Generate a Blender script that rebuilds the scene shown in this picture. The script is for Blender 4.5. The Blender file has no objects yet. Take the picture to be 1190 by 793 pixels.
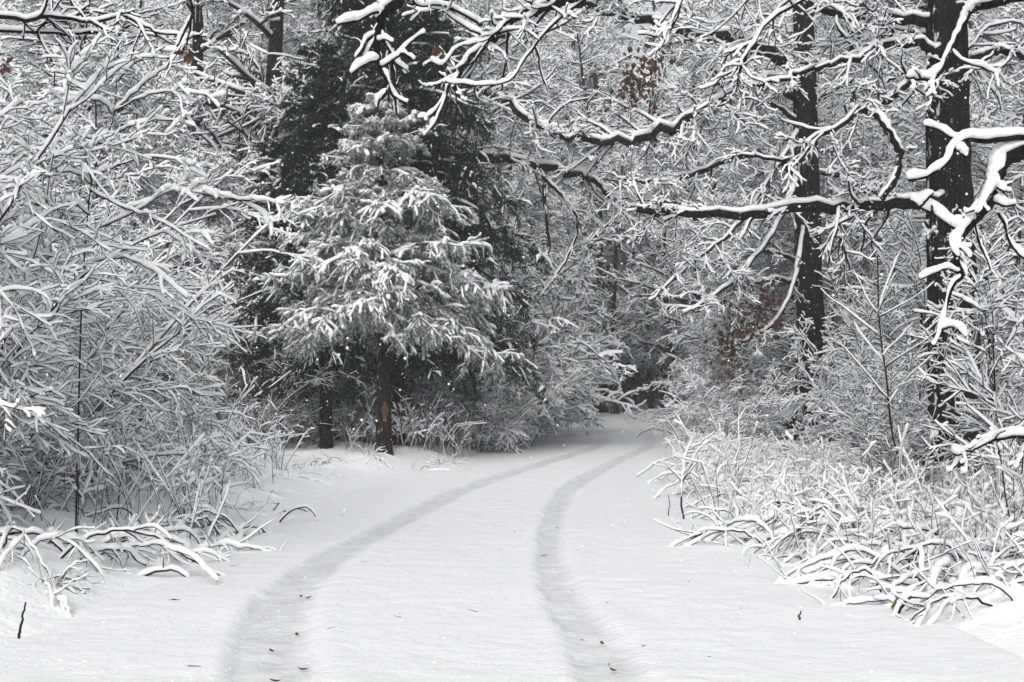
import bpy, math, random
import numpy as np
from mathutils import Vector

R_ = math.radians
scene = bpy.context.scene
COL = scene.collection

# ------------------------------------------------------------------ camera, world, sun, exposure
F = 1653.0                  # focal length in pixels of the 1190 px wide photograph
CAM_H = 1.5                 # eye height
HOR = 440.0                 # horizon row in the photograph
cam_d = bpy.data.cameras.new("camera"); cam = bpy.data.objects.new("camera", cam_d); COL.objects.link(cam)
cam.location = (0, 0, CAM_H); cam.rotation_euler = (R_(90), 0, 0)
cam_d.sensor_width = 36.0; cam_d.lens = F / 1190.0 * 36.0
cam_d.shift_y = (HOR - 396.5) / 1190.0
cam_d.clip_start = 0.05; cam_d.clip_end = 1500
scene.camera = cam

world = bpy.data.worlds.new("World"); scene.world = world; world.use_nodes = True
wn = world.node_tree.nodes; wl = world.node_tree.links
bg = wn["Background"]
sky = wn.new("ShaderNodeTexSky"); sky.sky_type = 'NISHITA'; sky.sun_disc = False
SUN_EL, SUN_ROT = 37.0, 192.0
sky.sun_elevation = R_(SUN_EL); sky.sun_rotation = R_(SUN_ROT); sky.air_density = 1.0; sky.dust_density = 4.0; sky.ozone_density = 1.0
hsv = wn.new("ShaderNodeHueSaturation"); hsv.inputs['Saturation'].default_value = 0.10
wl.new(sky.outputs[0], hsv.inputs['Color']); wl.new(hsv.outputs[0], bg.inputs['Color'])
bg.inputs['Strength'].default_value = 0.15

sun_d = bpy.data.lights.new("sun", 'SUN'); sun = bpy.data.objects.new("sun", sun_d); COL.objects.link(sun)
sun_d.energy = 1.5; sun_d.angle = R_(70); sun_d.color = (1.0, 0.985, 0.96)
az = R_(SUN_ROT)
sdir = Vector((math.sin(az) * math.cos(R_(SUN_EL)), math.cos(az) * math.cos(R_(SUN_EL)), math.sin(R_(SUN_EL))))
sun.rotation_euler = (-sdir).to_track_quat('-Z', 'Y').to_euler()

vs = scene.view_settings
vs.view_transform = 'Standard'; vs.look = 'None'; vs.gamma = 1.0; vs.use_curve_mapping = False
vs.exposure = -0.03
cy = scene.cycles
cy.max_bounces = 9; cy.diffuse_bounces = 8; cy.glossy_bounces = 1; cy.transmission_bounces = 1; cy.volume_bounces = 1
cy.use_adaptive_sampling = True; cy.adaptive_threshold = 0.02
HAZE = 0.0013

# ------------------------------------------------------------------ materials
def mat(name, col, rough=0.8, spec=0.3):
    m = bpy.data.materials.new(name); m.use_nodes = True
    b = m.node_tree.nodes["Principled BSDF"]
    b.inputs['Base Color'].default_value = (*col, 1); b.inputs['Roughness'].default_value = rough
    b.inputs['Specular IOR Level'].default_value = spec
    return m, m.node_tree.nodes, m.node_tree.links, b

def noise(n, l, scale, detail=4, coord='Object', rough=0.6, stretch=None):
    tc = n.new("ShaderNodeTexCoord"); t = n.new("ShaderNodeTexNoise")
    t.inputs['Scale'].default_value = scale; t.inputs['Detail'].default_value = detail; t.inputs['Roughness'].default_value = rough
    if stretch:
        mp = n.new("ShaderNodeMapping"); mp.inputs['Scale'].default_value = stretch
        l.new(tc.outputs[coord], mp.inputs[0]); l.new(mp.outputs[0], t.inputs['Vector'])
    else:
        l.new(tc.outputs[coord], t.inputs['Vector'])
    return t

def ramp(n, l, src, stops):
    r = n.new("ShaderNodeValToRGB"); cr = r.color_ramp
    cr.elements[0].position = stops[0][0]; cr.elements[0].color = (*stops[0][1], 1)
    cr.elements[1].position = stops[-1][0]; cr.elements[1].color = (*stops[-1][1], 1)
    for p, c in stops[1:-1]:
        e = cr.elements.new(p); e.color = (*c, 1)
    l.new(src, r.inputs[0]); return r

def bump(n, l, b, hs, dist, strength=1.0, prev=None):
    bp = n.new("ShaderNodeBump"); bp.inputs['Distance'].default_value = dist; bp.inputs['Strength'].default_value = strength
    l.new(hs, bp.inputs['Height'])
    if prev is not None: l.new(prev.outputs[0], bp.inputs['Normal'])
    l.new(bp.outputs[0], b.inputs['Normal']); return bp

SNOW = (0.925, 0.93, 0.945)
snow_m, n, l, b = mat("twig_snow", (0.925, 0.93, 0.945), 0.75, 0.2)
t0_ = noise(n, l, 16, 4, rough=0.7); b0_ = bump(n, l, b, t0_.outputs['Fac'], 0.02); t = noise(n, l, 70, 3); bp_ = bump(n, l, b, t.outputs['Fac'], 0.006, prev=b0_)
tr_ = n.new("ShaderNodeBsdfTranslucent"); tr_.inputs['Color'].default_value = (0.93, 0.94, 0.96, 1); ms_ = n.new("ShaderNodeMixShader"); ms_.inputs[0].default_value = 0.10
l.new(b.outputs[0], ms_.inputs[1]); l.new(tr_.outputs[0], ms_.inputs[2]); l.new(ms_.outputs[0], n["Material Output"].inputs['Surface'])

ground_m, n, l, b = mat("forest_floor_snow", SNOW, 0.8, 0.2)
t1 = noise(n, l, 3.0, 5, rough=0.65); t2 = noise(n, l, 26, 4)
p = bump(n, l, b, t1.outputs['Fac'], 0.05); bump(n, l, b, t2.outputs['Fac'], 0.010, prev=p)

road_m, n, l, b = mat("road_snow", SNOW, 0.8, 0.2)
at = n.new("ShaderNodeAttribute"); at.attribute_name = "packed"
pn = noise(n, l, 5.0, 6, rough=0.7, stretch=(1, 0.5, 1)); pr = ramp(n, l, pn.outputs['Fac'], [(0.25, (0.64, 0.645, 0.66)), (0.5, (0.76, 0.765, 0.78)), (0.75, (0.86, 0.87, 0.895))])
mx = n.new("ShaderNodeMix"); mx.data_type = 'RGBA'
l.new(at.outputs['Fac'], mx.inputs['Factor']); mx.inputs['A'].default_value = (*SNOW, 1); l.new(pr.outputs[0], mx.inputs['B'])
l.new(mx.outputs['Result'], b.inputs['Base Color'])
t1 = noise(n, l, 4.0, 4, stretch=(0.8, 1.1, 1)); t2 = noise(n, l, 22, 5, rough=0.75, stretch=(0.75, 1.1, 1)); t3 = noise(n, l, 90, 3)
p = bump(n, l, b, t1.outputs['Fac'], 0.03); p = bump(n, l, b, t2.outputs['Fac'], 0.016, prev=p); bump(n, l, b, t3.outputs['Fac'], 0.004, prev=p)

def bark_mat(name, dark, light, sc=18, flecks=0.0, stretch=(1, 1, 0.18)):
    m, n, l, b = mat(name, dark, 0.9, 0.08)
    t = noise(n, l, sc, 6, stretch=stretch, rough=0.7)
    r = ramp(n, l, t.outputs['Fac'], [(0.35, dark), (0.7, light)])
    out = r.outputs[0]
    if flecks:
        f = noise(n, l, 34, 5, rough=0.75); fr = ramp(n, l, f.outputs['Fac'], [(flecks, (0, 0, 0)), (flecks + 0.03, (1, 1, 1))])
        mx = n.new("ShaderNodeMix"); mx.data_type = 'RGBA'
        l.new(fr.outputs[0], mx.inputs['Factor']); l.new(out, mx.inputs['A']); mx.inputs['B'].default_value = (0.75, 0.76, 0.79, 1)
        out = mx.outputs['Result']
    if flecks:
        ge = n.new("ShaderNodeNewGeometry"); sx = n.new("ShaderNodeVectorMath"); sx.operation = 'DOT_PRODUCT'; sx.inputs[1].default_value = (-0.85, -0.35, 0.4)
        l.new(ge.outputs['Normal'], sx.inputs[0]); f2 = noise(n, l, 9, 6, rough=0.75, stretch=(1, 1, 0.45))
        ad = n.new("ShaderNodeMath"); ad.operation = 'MULTIPLY_ADD'; ad.inputs[1].default_value = 0.16; l.new(sx.outputs['Value'], ad.inputs[0]); l.new(f2.outputs['Fac'], ad.inputs[2])
        r2 = ramp(n, l, ad.outputs[0], [(0.725, (0, 0, 0)), (0.755, (1, 1, 1))]); m2 = n.new("ShaderNodeMix"); m2.data_type = 'RGBA'
        l.new(r2.outputs[0], m2.inputs['Factor']); l.new(out, m2.inputs['A']); m2.inputs['B'].default_value = (0.82, 0.83, 0.86, 1); out = m2.outputs['Result']
    l.new(out, b.inputs['Base Color'])
    bump(n, l, b, t.outputs['Fac'], 0.10)
    return m
oak_bark = bark_mat("oak_bark", (0.006, 0.0055, 0.005), (0.026, 0.023, 0.021), 16, 0.645)
spruce_bark = bark_mat("spruce_bark", (0.012, 0.010, 0.009), (0.06, 0.048, 0.040), 22, 0.69, (1, 1, 0.5))
twig_bark = bark_mat("twig_bark", (0.018, 0.016, 0.014), (0.055, 0.047, 0.041), 30)
grey_bark = bark_mat("grey_bark", (0.03, 0.028, 0.027), (0.09, 0.083, 0.078), 14, 0.69)
straw_m, n, l, b = mat("dry_straw", (0.16, 0.12, 0.085), 0.85)
wound_m, n, l, b = mat("bare_wood", (0.22, 0.085, 0.045), 0.8)
t = noise(n, l, 30, 4, stretch=(1, 1, .3)); r = ramp(n, l, t.outputs['Fac'], [(0.35, (0.03, 0.016, 0.012)), (0.65, (0.20, 0.085, 0.05))]); l.new(r.outputs[0], b.inputs['Base Color'])
leaf_m, n, l, b = mat("dead_leaf", (0.09, 0.035, 0.022), 0.75)
t = noise(n, l, 9, 2); r = ramp(n, l, t.outputs['Fac'], [(0.3, (0.030, 0.016, 0.013)), (0.7, (0.105, 0.048, 0.036))]); l.new(r.outputs[0], b.inputs['Base Color'])
green_m, _, _, _ = mat("mossy_stem", (0.10, 0.12, 0.03), 0.8)
needle_m, n, l, b = mat("spruce_needles", (0.018, 0.024, 0.018), 0.7)
t = noise(n, l, 2.5, 3); r = ramp(n, l, t.outputs['Fac'], [(0.3, (0.006, 0.008, 0.007)), (0.7, (0.020, 0.026, 0.020))]); l.new(r.outputs[0], b.inputs['Base Color'])
frost_m, n, l, b = mat("frosted_needles", (0.10, 0.11, 0.10), 0.8)
t = noise(n, l, 6, 3); r = ramp(n, l, t.outputs['Fac'], [(0.3, (0.09, 0.095, 0.09)), (0.7, (0.38, 0.385, 0.38))]); l.new(r.outputs[0], b.inputs['Base Color'])

# ------------------------------------------------------------------ mesh helpers (all vectorised)
def unit(v): return v / np.maximum(np.linalg.norm(v, axis=-1, keepdims=True), 1e-9)

class MB:
    """collects vertices, quads and triangles and links them as one mesh"""
    def __init__(s): s.v = []; s.q = []; s.t = []; s.n = 0
    def add(s, v, q=None, t=None):
        s.v.append(v.reshape(-1, 3))
        if q is not None and len(q): s.q.append(q.reshape(-1, 4) + s.n)
        if t is not None and len(t): s.t.append(t.reshape(-1, 3) + s.n)
        s.n += len(s.v[-1])
    def rings(s, ring):                         # ring: (m, n, k, 3)
        m, n, k, _ = ring.shape
        if m == 0: return
        i = np.arange(m)[:, None, None] * n * k; j = np.arange(n - 1)[None, :, None] * k; a = np.arange(k)[None, None, :]; a2 = (a + 1) % k
        s.add(ring, np.stack([i + j + a, i + j + a2, i + j + k + a2, i + j + k + a], -1))
    def tube(s, P, Rr, k):
        if len(P) == 0: return
        T = unit(np.gradient(P, axis=1)); D = P[:, -1] - P[:, 0]
        ref = np.eye(3)[np.argmin(np.abs(D), axis=1)][:, None, :]
        U = unit(np.cross(T, np.broadcast_to(ref, T.shape))); V = np.cross(T, U)
        a = np.arange(k) * 2 * math.pi / k
        s.rings(P[:, :, None] + Rr[:, :, None, None] * (np.cos(a)[:, None] * U[:, :, None] + np.sin(a)[:, None] * V[:, :, None]))
    def snow(s, P, Rr, S, rng, k=6, gap=0.0, width=1.0):
        """a loaf of snow lying on the upper side of each branch; steep stretches stay bare"""
        m, n, _ = P.shape
        if m == 0: return
        T = unit(np.gradient(P, axis=1))
        c = np.hypot(T[..., 0], T[..., 1])
        side = unit(np.cross(T, np.broadcast_to(np.array([0, 0, 1.0]), T.shape)) + 1e-6)
        up = np.cross(side, T); up = unit(up + np.array([0, 0, 0.35]))
        cl = np.clip(c * 1.9 - 0.35, 0, 1)
        th = S * rng.uniform(0.4, 1.45, (m, n)) * rng.uniform(0.6, 1.2, (m, 1))
        if gap: th = th * np.where(rng.random((m, n)) < gap, 0.15, 1.0)
        if n > 5: th[:, 1:-1] = (th[:, :-2] + 2 * th[:, 1:-1] + th[:, 2:]) / 4; cl[:, 1:-1] = (cl[:, :-2] + 2 * cl[:, 1:-1] + cl[:, 2:]) / 4
        th = th * cl
        on = np.clip(th / (0.3 * S + 1e-6), 0, 1)
        prof = np.ones(n); prof[0] = 0.8; prof[-1] = 0.85
        a_ = (0.85 * Rr + 0.45 * th * width) * on * prof; b_ = (0.3 * Rr + 0.55 * th) * on * prof
        C = P + up * (0.9 * Rr + 0.52 * th)[..., None]
        ang = np.arange(k) * 2 * math.pi / k + math.pi / 2
        ring = C[:, :, None] + (a_[..., None] * np.cos(ang))[..., None] * side[:, :, None] + (b_[..., None] * np.sin(ang))[..., None] * up[:, :, None]
        e = T[:, -1] * (0.5 * b_[:, -1])[:, None]
        r0 = np.repeat(C[:, :1, None], k, 2); r1 = np.repeat((C[:, -1] + e)[:, None, None], k, 2)
        s.rings(np.concatenate([r0, ring, r1], 1))
    def mesh(s, name, mats, smooth=True, midx=None):
        me = bpy.data.meshes.new(name)
        v = np.concatenate(s.v).astype(np.float32)
        q = np.concatenate(s.q) if s.q else np.zeros((0, 4), int); t = np.concatenate(s.t) if s.t else np.zeros((0, 3), int)
        nl = q.size + t.size; npoly = len(q) + len(t)
        me.vertices.add(len(v)); me.vertices.foreach_set('co', v.ravel())
        me.loops.add(nl); me.loops.foreach_set('vertex_index', np.concatenate([q.ravel(), t.ravel()]).astype(np.int32))
        me.polygons.add(npoly)
        me.polygons.foreach_set('loop_start', np.concatenate([np.arange(len(q)) * 4, q.size + np.arange(len(t)) * 3]).astype(np.int32))
        me.polygons.foreach_set('use_smooth', np.full(npoly, smooth, dtype=bool))
        for m in (mats if isinstance(mats, (list, tuple)) else [mats]): me.materials.append(m)
        if midx is not None: me.polygons.foreach_set('material_index', midx.astype(np.int32))
        me.update(calc_edges=True)
        return me

def link(name, me, parent=None, loc=(0, 0, 0)):
    o = bpy.data.objects.new(name, me); COL.objects.link(o); o.location = loc
    if parent is not None: o.parent = parent
    return o
def tag(o, label=None, cat=None, group=None, kind=None):
    for k, v in (('label', label), ('category', cat), ('group', group), ('kind', kind)):
        if v: o[k] = v
    return o
def place(name, parts, x, y, label, cat, group=None, rz=0.0, s=1.0, z=None, sz=1.0):
    """an Empty at the base of a thing, its parts and sub-parts: parts = [(name, mesh, [(name, mesh)...])]"""
    e = bpy.data.objects.new(name, None); COL.objects.link(e); e.empty_display_size = 0.2
    e.location = (x, y, gz1(x, y) - 0.04 if z is None else z); e.rotation_euler = (0, 0, rz); e.scale = (s, s, s * sz)
    tag(e, label, cat, group)
    for p in parts:
        o = link(p[0], p[1], e)
        for q in (p[2] if len(p) > 2 else []): link(q[0], q[1], o)
    return e

# ------------------------------------------------------------------ branch growth
def grow(S, D, L, n, wig, trop, rng):
    m = len(S); P = np.empty((m, n, 3)); P[:, 0] = S; d = D.copy(); st = (L / (n - 1))[:, None]
    for i in range(1, n):
        d = d + rng.normal(0, wig, (m, 3)); d[:, 2] += trop
        d = unit(d); P[:, i] = P[:, i - 1] + d * st
    return P
def taper(r0, n, tip=0.25): return r0[:, None] * np.linspace(1, tip, n)[None, :]
def plen(P): return np.linalg.norm(np.diff(P, axis=1), axis=2).sum(1)
def spawn(P, Rr, rng, per, t0, t1, ang, asd, ln, lfall=0.5, n=6, wig=0.1, trop=0.0, rs=0.55, rmin=0.0018, flat=0.3, rmax=9, tip=0.3, zb=0.0):
    """side branches of the branches P; per = count each (array or number), ln = (shortest, longest) in metres, or a factor of the parent when negative"""
    m, npt, _ = P.shape
    cnt = rng.poisson(np.broadcast_to(per, (m,)))
    idx = np.repeat(np.arange(m), cnt); k = len(idx)
    t = rng.uniform(t0, t1, k); f = t * (npt - 1); i = np.minimum(f.astype(int), npt - 2); fr = (f - i)[:, None]
    S = P[idx, i] * (1 - fr) + P[idx, i + 1] * fr; T = unit(P[idx, i + 1] - P[idx, i])
    r = Rr[idx, i] * (1 - fr[:, 0]) + Rr[idx, i + 1] * fr[:, 0]
    u = rng.normal(0, 1, (k, 3)); u[:, 2] *= (1 - flat); u[:, 2] += zb; u = unit(u - T * (u * T).sum(1, keepdims=True))
    a = R_(1) * rng.normal(ang, asd, k)
    D = T * np.cos(a)[:, None] + u * np.sin(a)[:, None]
    L = (rng.uniform(ln[0], ln[1], k) if ln[0] > 0 else plen(P)[idx] * rng.uniform(-ln[0], -ln[1], k)) * (1 - lfall * t)
    C = grow(S, D, L, n, wig, trop, rng); spawn.last = idx
    return C, taper(np.clip(r * rs, rmin, rmax), n, tip)

# ------------------------------------------------------------------ terrain
ys = np.array([-10, 0, 7.0, 8.9, 11.8, 15.5, 20.7, 26, 33, 41, 50, 58, 70, 85, 110])
xr = np.array([3.2, 3.0, 2.75, 2.6, 2.2, 1.95, 2.15, 2.75, 3.9, 4.8, 5.5, 5.6, 3.5, -2.5, -14])
xl = np.array([-3.6, -3.3, -2.95, -2.8, -2.45, -2.35, -2.0, -1.0, 0.5, 1.75, 2.6, 2.9, 0.5, -5.5, -17])
tl_y = np.array([-10, 0, 7.0, 8.4, 9.5, 10.8, 12.4, 15.5, 18.4, 22.5, 26, 31, 34.4, 42.8, 55, 70, 110])
tl_p = np.array([0, 0, 316, 318, 328, 355, 397, 475, 525, 592, 637, 690, 704, 694, 688, 0, 0.])
tl_w = np.array([118, 118, 118, 97, 79, 62, 48, 38, 34, 28, 24, 18, 15, 12, 9, 7, 5.])
tr_y = np.array([-10, 0, 7.0, 8.4, 9.5, 11.3, 14.2, 17.1, 20, 22.5, 26, 31, 34.4, 42.8, 55, 70, 110])
tr_p = np.array([0, 0, 715, 683, 653, 640, 638, 648, 665, 688, 716, 753, 760, 744, 724, 0, 0.])
tr_w = np.array([95, 95, 95, 67, 52, 40, 31, 29, 27, 25, 22, 18, 15, 12, 9, 7, 5.])
def wx(p, y): return (p - 595.0) * y / F
tlx = wx(tl_p, tl_y); trx = wx(tr_p, tr_y)
tlx[:2] = (-0.2, -0.95); trx[:2] = (1.6, 1.2); tlx[-2:] = (1.4, -15.8); trx[-2:] = (2.7, -14.6)
yy_f = np.linspace(-10, 110, 1201)
def smooth_curve(y, x, w=15):
    v = np.interp(yy_f, y, x); k = np.hanning(w * 2 + 1); k /= k.sum()
    vp = np.pad(v, w, mode='reflect', reflect_type='odd'); return np.convolve(vp, k, 'valid')
XR, XL, TL, TR = smooth_curve(ys, xr, 30), smooth_curve(ys, xl, 30), smooth_curve(tl_y, tlx, 12), smooth_curve(tr_y, trx, 12)
TLW = smooth_curve(tl_y, np.maximum(tl_w * np.maximum(tl_y, 7) / F, 0.2), 12); TRW = smooth_curve(tr_y, np.maximum(tr_w * np.maximum(tr_y, 7) / F, 0.2), 12)
def at_y(A, y): return np.interp(y, yy_f, A)
def vnoise(x, y, seed=0):
    xi = np.floor(x).astype(np.int64); yi = np.floor(y).astype(np.int64); fx = x - xi; fy = y - yi
    fx = fx * fx * (3 - 2 * fx); fy = fy * fy * (3 - 2 * fy)
    def h(a, b):
        v = (a * 374761393 + b * 668265263 + seed * 974634777) & 0xffffffff
        v = ((v ^ (v >> 13)) * 1274126177) & 0xffffffff
        return ((v ^ (v >> 16)) & 0xffff) / 65535.0
    return (h(xi, yi) * (1 - fx) + h(xi + 1, yi) * fx) * (1 - fy) + (h(xi, yi + 1) * (1 - fx) + h(xi + 1, yi + 1) * fx) * fy
def sstep(x): x = np.clip(x, 0, 1); return x * x * (3 - 2 * x)
def off_road(x, y):                             # metres outside the road edge, negative on the road
    return np.maximum(x - at_y(XR, y), at_y(XL, y) - x)
def base_z(x, y): return 0.05 * (vnoise(x / 3.0, y / 5.0, 3) - 0.5) + 0.06 * sstep((y - 20) / 12) * 0 
def ground_z(x, y):
    e = off_road(x, y)
    lump = 0.24 * (vnoise(x / 1.1, y / 1.1, 1) - 0.4) + 0.09 * (vnoise(x / 0.42, y / 0.42, 2) - 0.4) + 0.05 * (vnoise(x / 0.2, y / 0.2, 7) - 0.4)
    up = 0.13 * sstep(e / 0.9) + lump * sstep((e - 0.05) / 1.2) + 0.35 * sstep((e - 3) / 10) + 0.9 * (vnoise(x / 14, y / 14, 5) - 0.3) * sstep((e - 4) / 14)
    return base_z(x, y) + np.where(e < 0.0, -0.10 * sstep(-e / 0.25), up) - 0.02
def rut(x, y):
    out = np.zeros_like(x); pk = np.zeros_like(x)
    for C, W, hard in ((TL, TLW, -1), (TR, TRW, -1)):
        w = at_y(W, y) * 0.45; u = x - at_y(C, y)
        u = u + 0.03 * (vnoise(x * 9, y * 5.3, 11) - 0.5) + 0.03 * (vnoise(x * 23, y * 17, 15) - 0.5) + 0.06 * (vnoise(x * 1.5 + y * .31, y * 0.6 - x * .2, 12) - 0.5)
        eL = sstep((u + w) / 0.055 + 0.5); eR = sstep((w - u) / 0.13 + 0.5)
        inside = eL * eR
        out += -0.028 * inside + 0.008 * np.exp(-((u + w + 0.06) / 0.05) ** 2) + 0.008 * np.exp(-((u - w - 0.12) / 0.09) ** 2)
        out += inside * (0.014 * (vnoise(x * 9, y * 6, 13) - 0.5) + 0.010 * (vnoise(x * 24, y * 20, 14) - 0.5))
        pk += inside * np.where(np.abs(u + w * 0.15) < w * 0.75, 1.0, 0.75)
    fd = 1 - 0.55 * sstep((y - 26) / 10)
    return out * fd, np.clip(pk, 0, 1) * fd
def road_z(x, y):
    r, _ = rut(x, y); e = off_road(x, y)
    return base_z(x, y) + r + 0.022 * (vnoise(x * 1.7, y * 1.4, 21) - 0.5) + 0.009 * (vnoise(x * 6, y * 6, 22) - 0.5) - 0.10 * sstep((e + 0.02) / 0.3)
def gz1(x, y):
    a = np.array([float(x)]); c = np.array([float(y)])
    return float(max(ground_z(a, c)[0], road_z(a, c)[0] if off_road(a, c)[0] < 0 else -9))
def grid_mesh(name, X, Y, Z, m):
    nr, nc = X.shape; i = np.arange(nr - 1)[:, None] * nc; j = np.arange(nc - 1)[None, :]
    q = np.stack([i + j, i + j + 1, i + j + nc + 1, i + j + nc], -1)
    mb = MB(); mb.add(np.stack([X, Y, Z], -1), q); return mb.mesh(name, m)

gx = np.concatenate([-np.cumsum(np.geomspace(0.4, 6, 24))[::-1] - 9, np.arange(-9, 9.01, 0.075), 9 + np.cumsum(np.geomspace(0.4, 6, 24))])
gy = np.concatenate([np.arange(-12, 5, 0.5), np.arange(5, 20, 0.075), 20 + np.cumsum(np.geomspace(0.08, 2.5, 150))])
gy = gy[gy < 128]
GX, GY = np.meshgrid(gx, gy)
tag(link("ground", grid_mesh("ground", GX, GY, ground_z(GX, GY), ground_m)), kind='structure')
ry = np.concatenate([np.arange(-11, 5, 0.4), np.arange(5, 20, 0.04), 20 + np.cumsum(np.geomspace(0.05, 0.9, 230))]); ry = ry[ry < 100]
u = np.linspace(-0.3, 1, 150)
u = np.linspace(0, 1, 150)[None, :]; lo = (at_y(XL, ry) - 0.25)[:, None]; hi = (at_y(XR, ry) + 0.25)[:, None]
RX = lo + (hi - lo) * u; RY = np.repeat(ry[:, None], 150, 1)
rme = grid_mesh("road", RX, RY, road_z(RX, RY), road_m)
_, pk = rut(RX, RY)
aa = rme.attributes.new("packed", 'FLOAT', 'POINT'); aa.data.foreach_set('value', pk.ravel().astype(np.float32))
tag(link("road", rme), kind='structure')

# ------------------------------------------------------------------ haze of falling snow
mb = MB(); hx0, hx1, hy0, hy1, hz0, hz1 = -110, 110, -14, 132, -2.5, 34
c = np.array([[x, y, z] for x in (hx0, hx1) for y in (hy0, hy1) for z in (hz0, hz1)], float)
mb.add(c, np.array([[0, 1, 3, 2], [4, 6, 7, 5], [0, 4, 5, 1], [2, 3, 7, 6], [0, 2, 6, 4], [1, 5, 7, 3]]))
haze_m = bpy.data.materials.new("haze"); haze_m.use_nodes = True
hn = haze_m.node_tree.nodes; hn.remove(hn["Principled BSDF"]); pv = hn.new("ShaderNodeVolumePrincipled")
pv.inputs['Color'].default_value = (0.92, 0.93, 0.95, 1); pv.inputs['Density'].default_value = HAZE
haze_m.node_tree.links.new(pv.outputs[0], hn["Material Output"].inputs['Volume'])
if HAZE > 0: tag(link("haze", mb.mesh("haze", haze_m, False)), kind='stuff')

# ------------------------------------------------------------------ generators
Z3 = lambda *a: np.array(a, float)
def arc_shrub(seed, nst, L, rad, spread, trop, r0, snow, l2=13, l3=7, l4=3, wig=0.07, gap=0.08, dens=1.0, bias=(0, 0), bl=(0.14, 0.34), wr=1.0):
    """many stems from one stool, arching over under their snow"""
    rng = np.random.default_rng(seed)
    a = rng.uniform(0, 2 * math.pi, nst); rr = rad * np.sqrt(rng.random(nst))
    S = np.stack([rr * np.cos(a), rr * np.sin(a), np.full(nst, -0.1)], 1)
    th = R_(1) * np.abs(rng.normal(spread, spread * 0.35, nst)); a2 = a + rng.normal(0, 0.7, nst)
    D = np.stack([np.sin(th) * np.cos(a2) + bias[0], np.sin(th) * np.sin(a2) + bias[1], np.cos(th)], 1)
    A = grow(S, unit(D), rng.uniform(L * 0.55, L * 1.1, nst), 14, wig, trop, rng); RA = taper(rng.uniform(.6, 1.2, nst) * r0, 14, 0.3)
    B, RB = spawn(A, RA, rng, l2 * dens, 0.15, 1, 46, 14, (bl[0] * L, bl[1] * L), 0.45, 9, 0.09, trop * 0.75, 0.55, 0.007 * wr, 0.45, zb=0.15, tip=0.6)
    C_, RC = spawn(B, RB, rng, l3 * dens, 0.12, 1, 43, 14, (-0.35, -0.75), 0.45, 9, 0.10, trop * 0.45, 0.6, 0.0055 * wr, 0.55, tip=0.7)
    E, RE = spawn(C_, RC, rng, l4 * dens, 0.15, 1, 42, 14, (-0.35, -0.75), 0.4, 7, 0.10, trop * 0.2, 0.7, 0.0045 * wr, 0.5, tip=0.8)
    w = MB(); s = MB()
    for P, Q, k in ((A, RA, 6), (B, RB, 4), (C_, RC, 3), (E, RE, 3)): w.tube(P, Q, k)
    for P, Q, f in ((A, RA, 1.0), (B, RB, 1.0), (C_, RC, 0.85), (E, RE, 0.7)): s.snow(P, Q, snow * f, rng, 6 if f > .9 else 5, gap)
    return [("stems", w.mesh("stems", twig_bark), [("snow_load", s.mesh("snow_load", snow_m))])]

def forest_tree(seed, H, r0, zb, nb, lim, ang, snow, trop=-0.03, l2=8, l3=6, l4=0, bark=None, wig=0.05, tw=0.03, rs=0.4):
    rng = np.random.default_rng(seed)
    A = grow(Z3([0, 0, -0.2]), unit(Z3([rng.normal(0, .03), rng.normal(0, .03), 1])), np.array([H + .2]), 20, tw, 0.05, rng)
    RA = taper(np.array([r0]), 20, 0.15); RA[:, 0] *= 1.35; RA[:, 1] *= 1.08
    B, RB = spawn(A, RA, rng, nb, zb / H, 0.98, ang, 14, lim, 0.5, 11, wig, trop, rs, 0.006, 0.6, zb=0.1)
    C_, RC = spawn(B, RB, rng, l2, 0.12, 1, 48, 14, (-0.3, -0.65), 0.45, 9, 0.10, trop * .7, 0.55, 0.009, 0.5, tip=.6)
    E, RE = spawn(C_, RC, rng, l3, 0.12, 1, 45, 14, (-0.35, -0.7), 0.4, 7, 0.10, trop * .3, 0.6, 0.005, 0.45, tip=.8)
    t = MB(); t.tube(A, RA, 10); w = MB(); s = MB()
    lv = [(B, RB, 5, 1.2), (C_, RC, 3, 1.0), (E, RE, 3, 0.85)]
    if l4:
        G, RG = spawn(E, RE, rng, l4, 0.2, 1, 45, 15, (-0.35, -0.7), 0.3, 5, 0.12, trop, 0.7, 0.0045, 0.4, tip=.8); lv.append((G, RG, 3, 0.75))
    for P, Q, k, f in lv: w.tube(P, Q, k); s.snow(P, Q, snow * f, rng, 5, 0.08)
    return [("trunk", t.mesh("trunk", bark or oak_bark)), ("crown", w.mesh("crown", twig_bark), [("snow_load", s.mesh("snow_load", snow_m))])]

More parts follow.
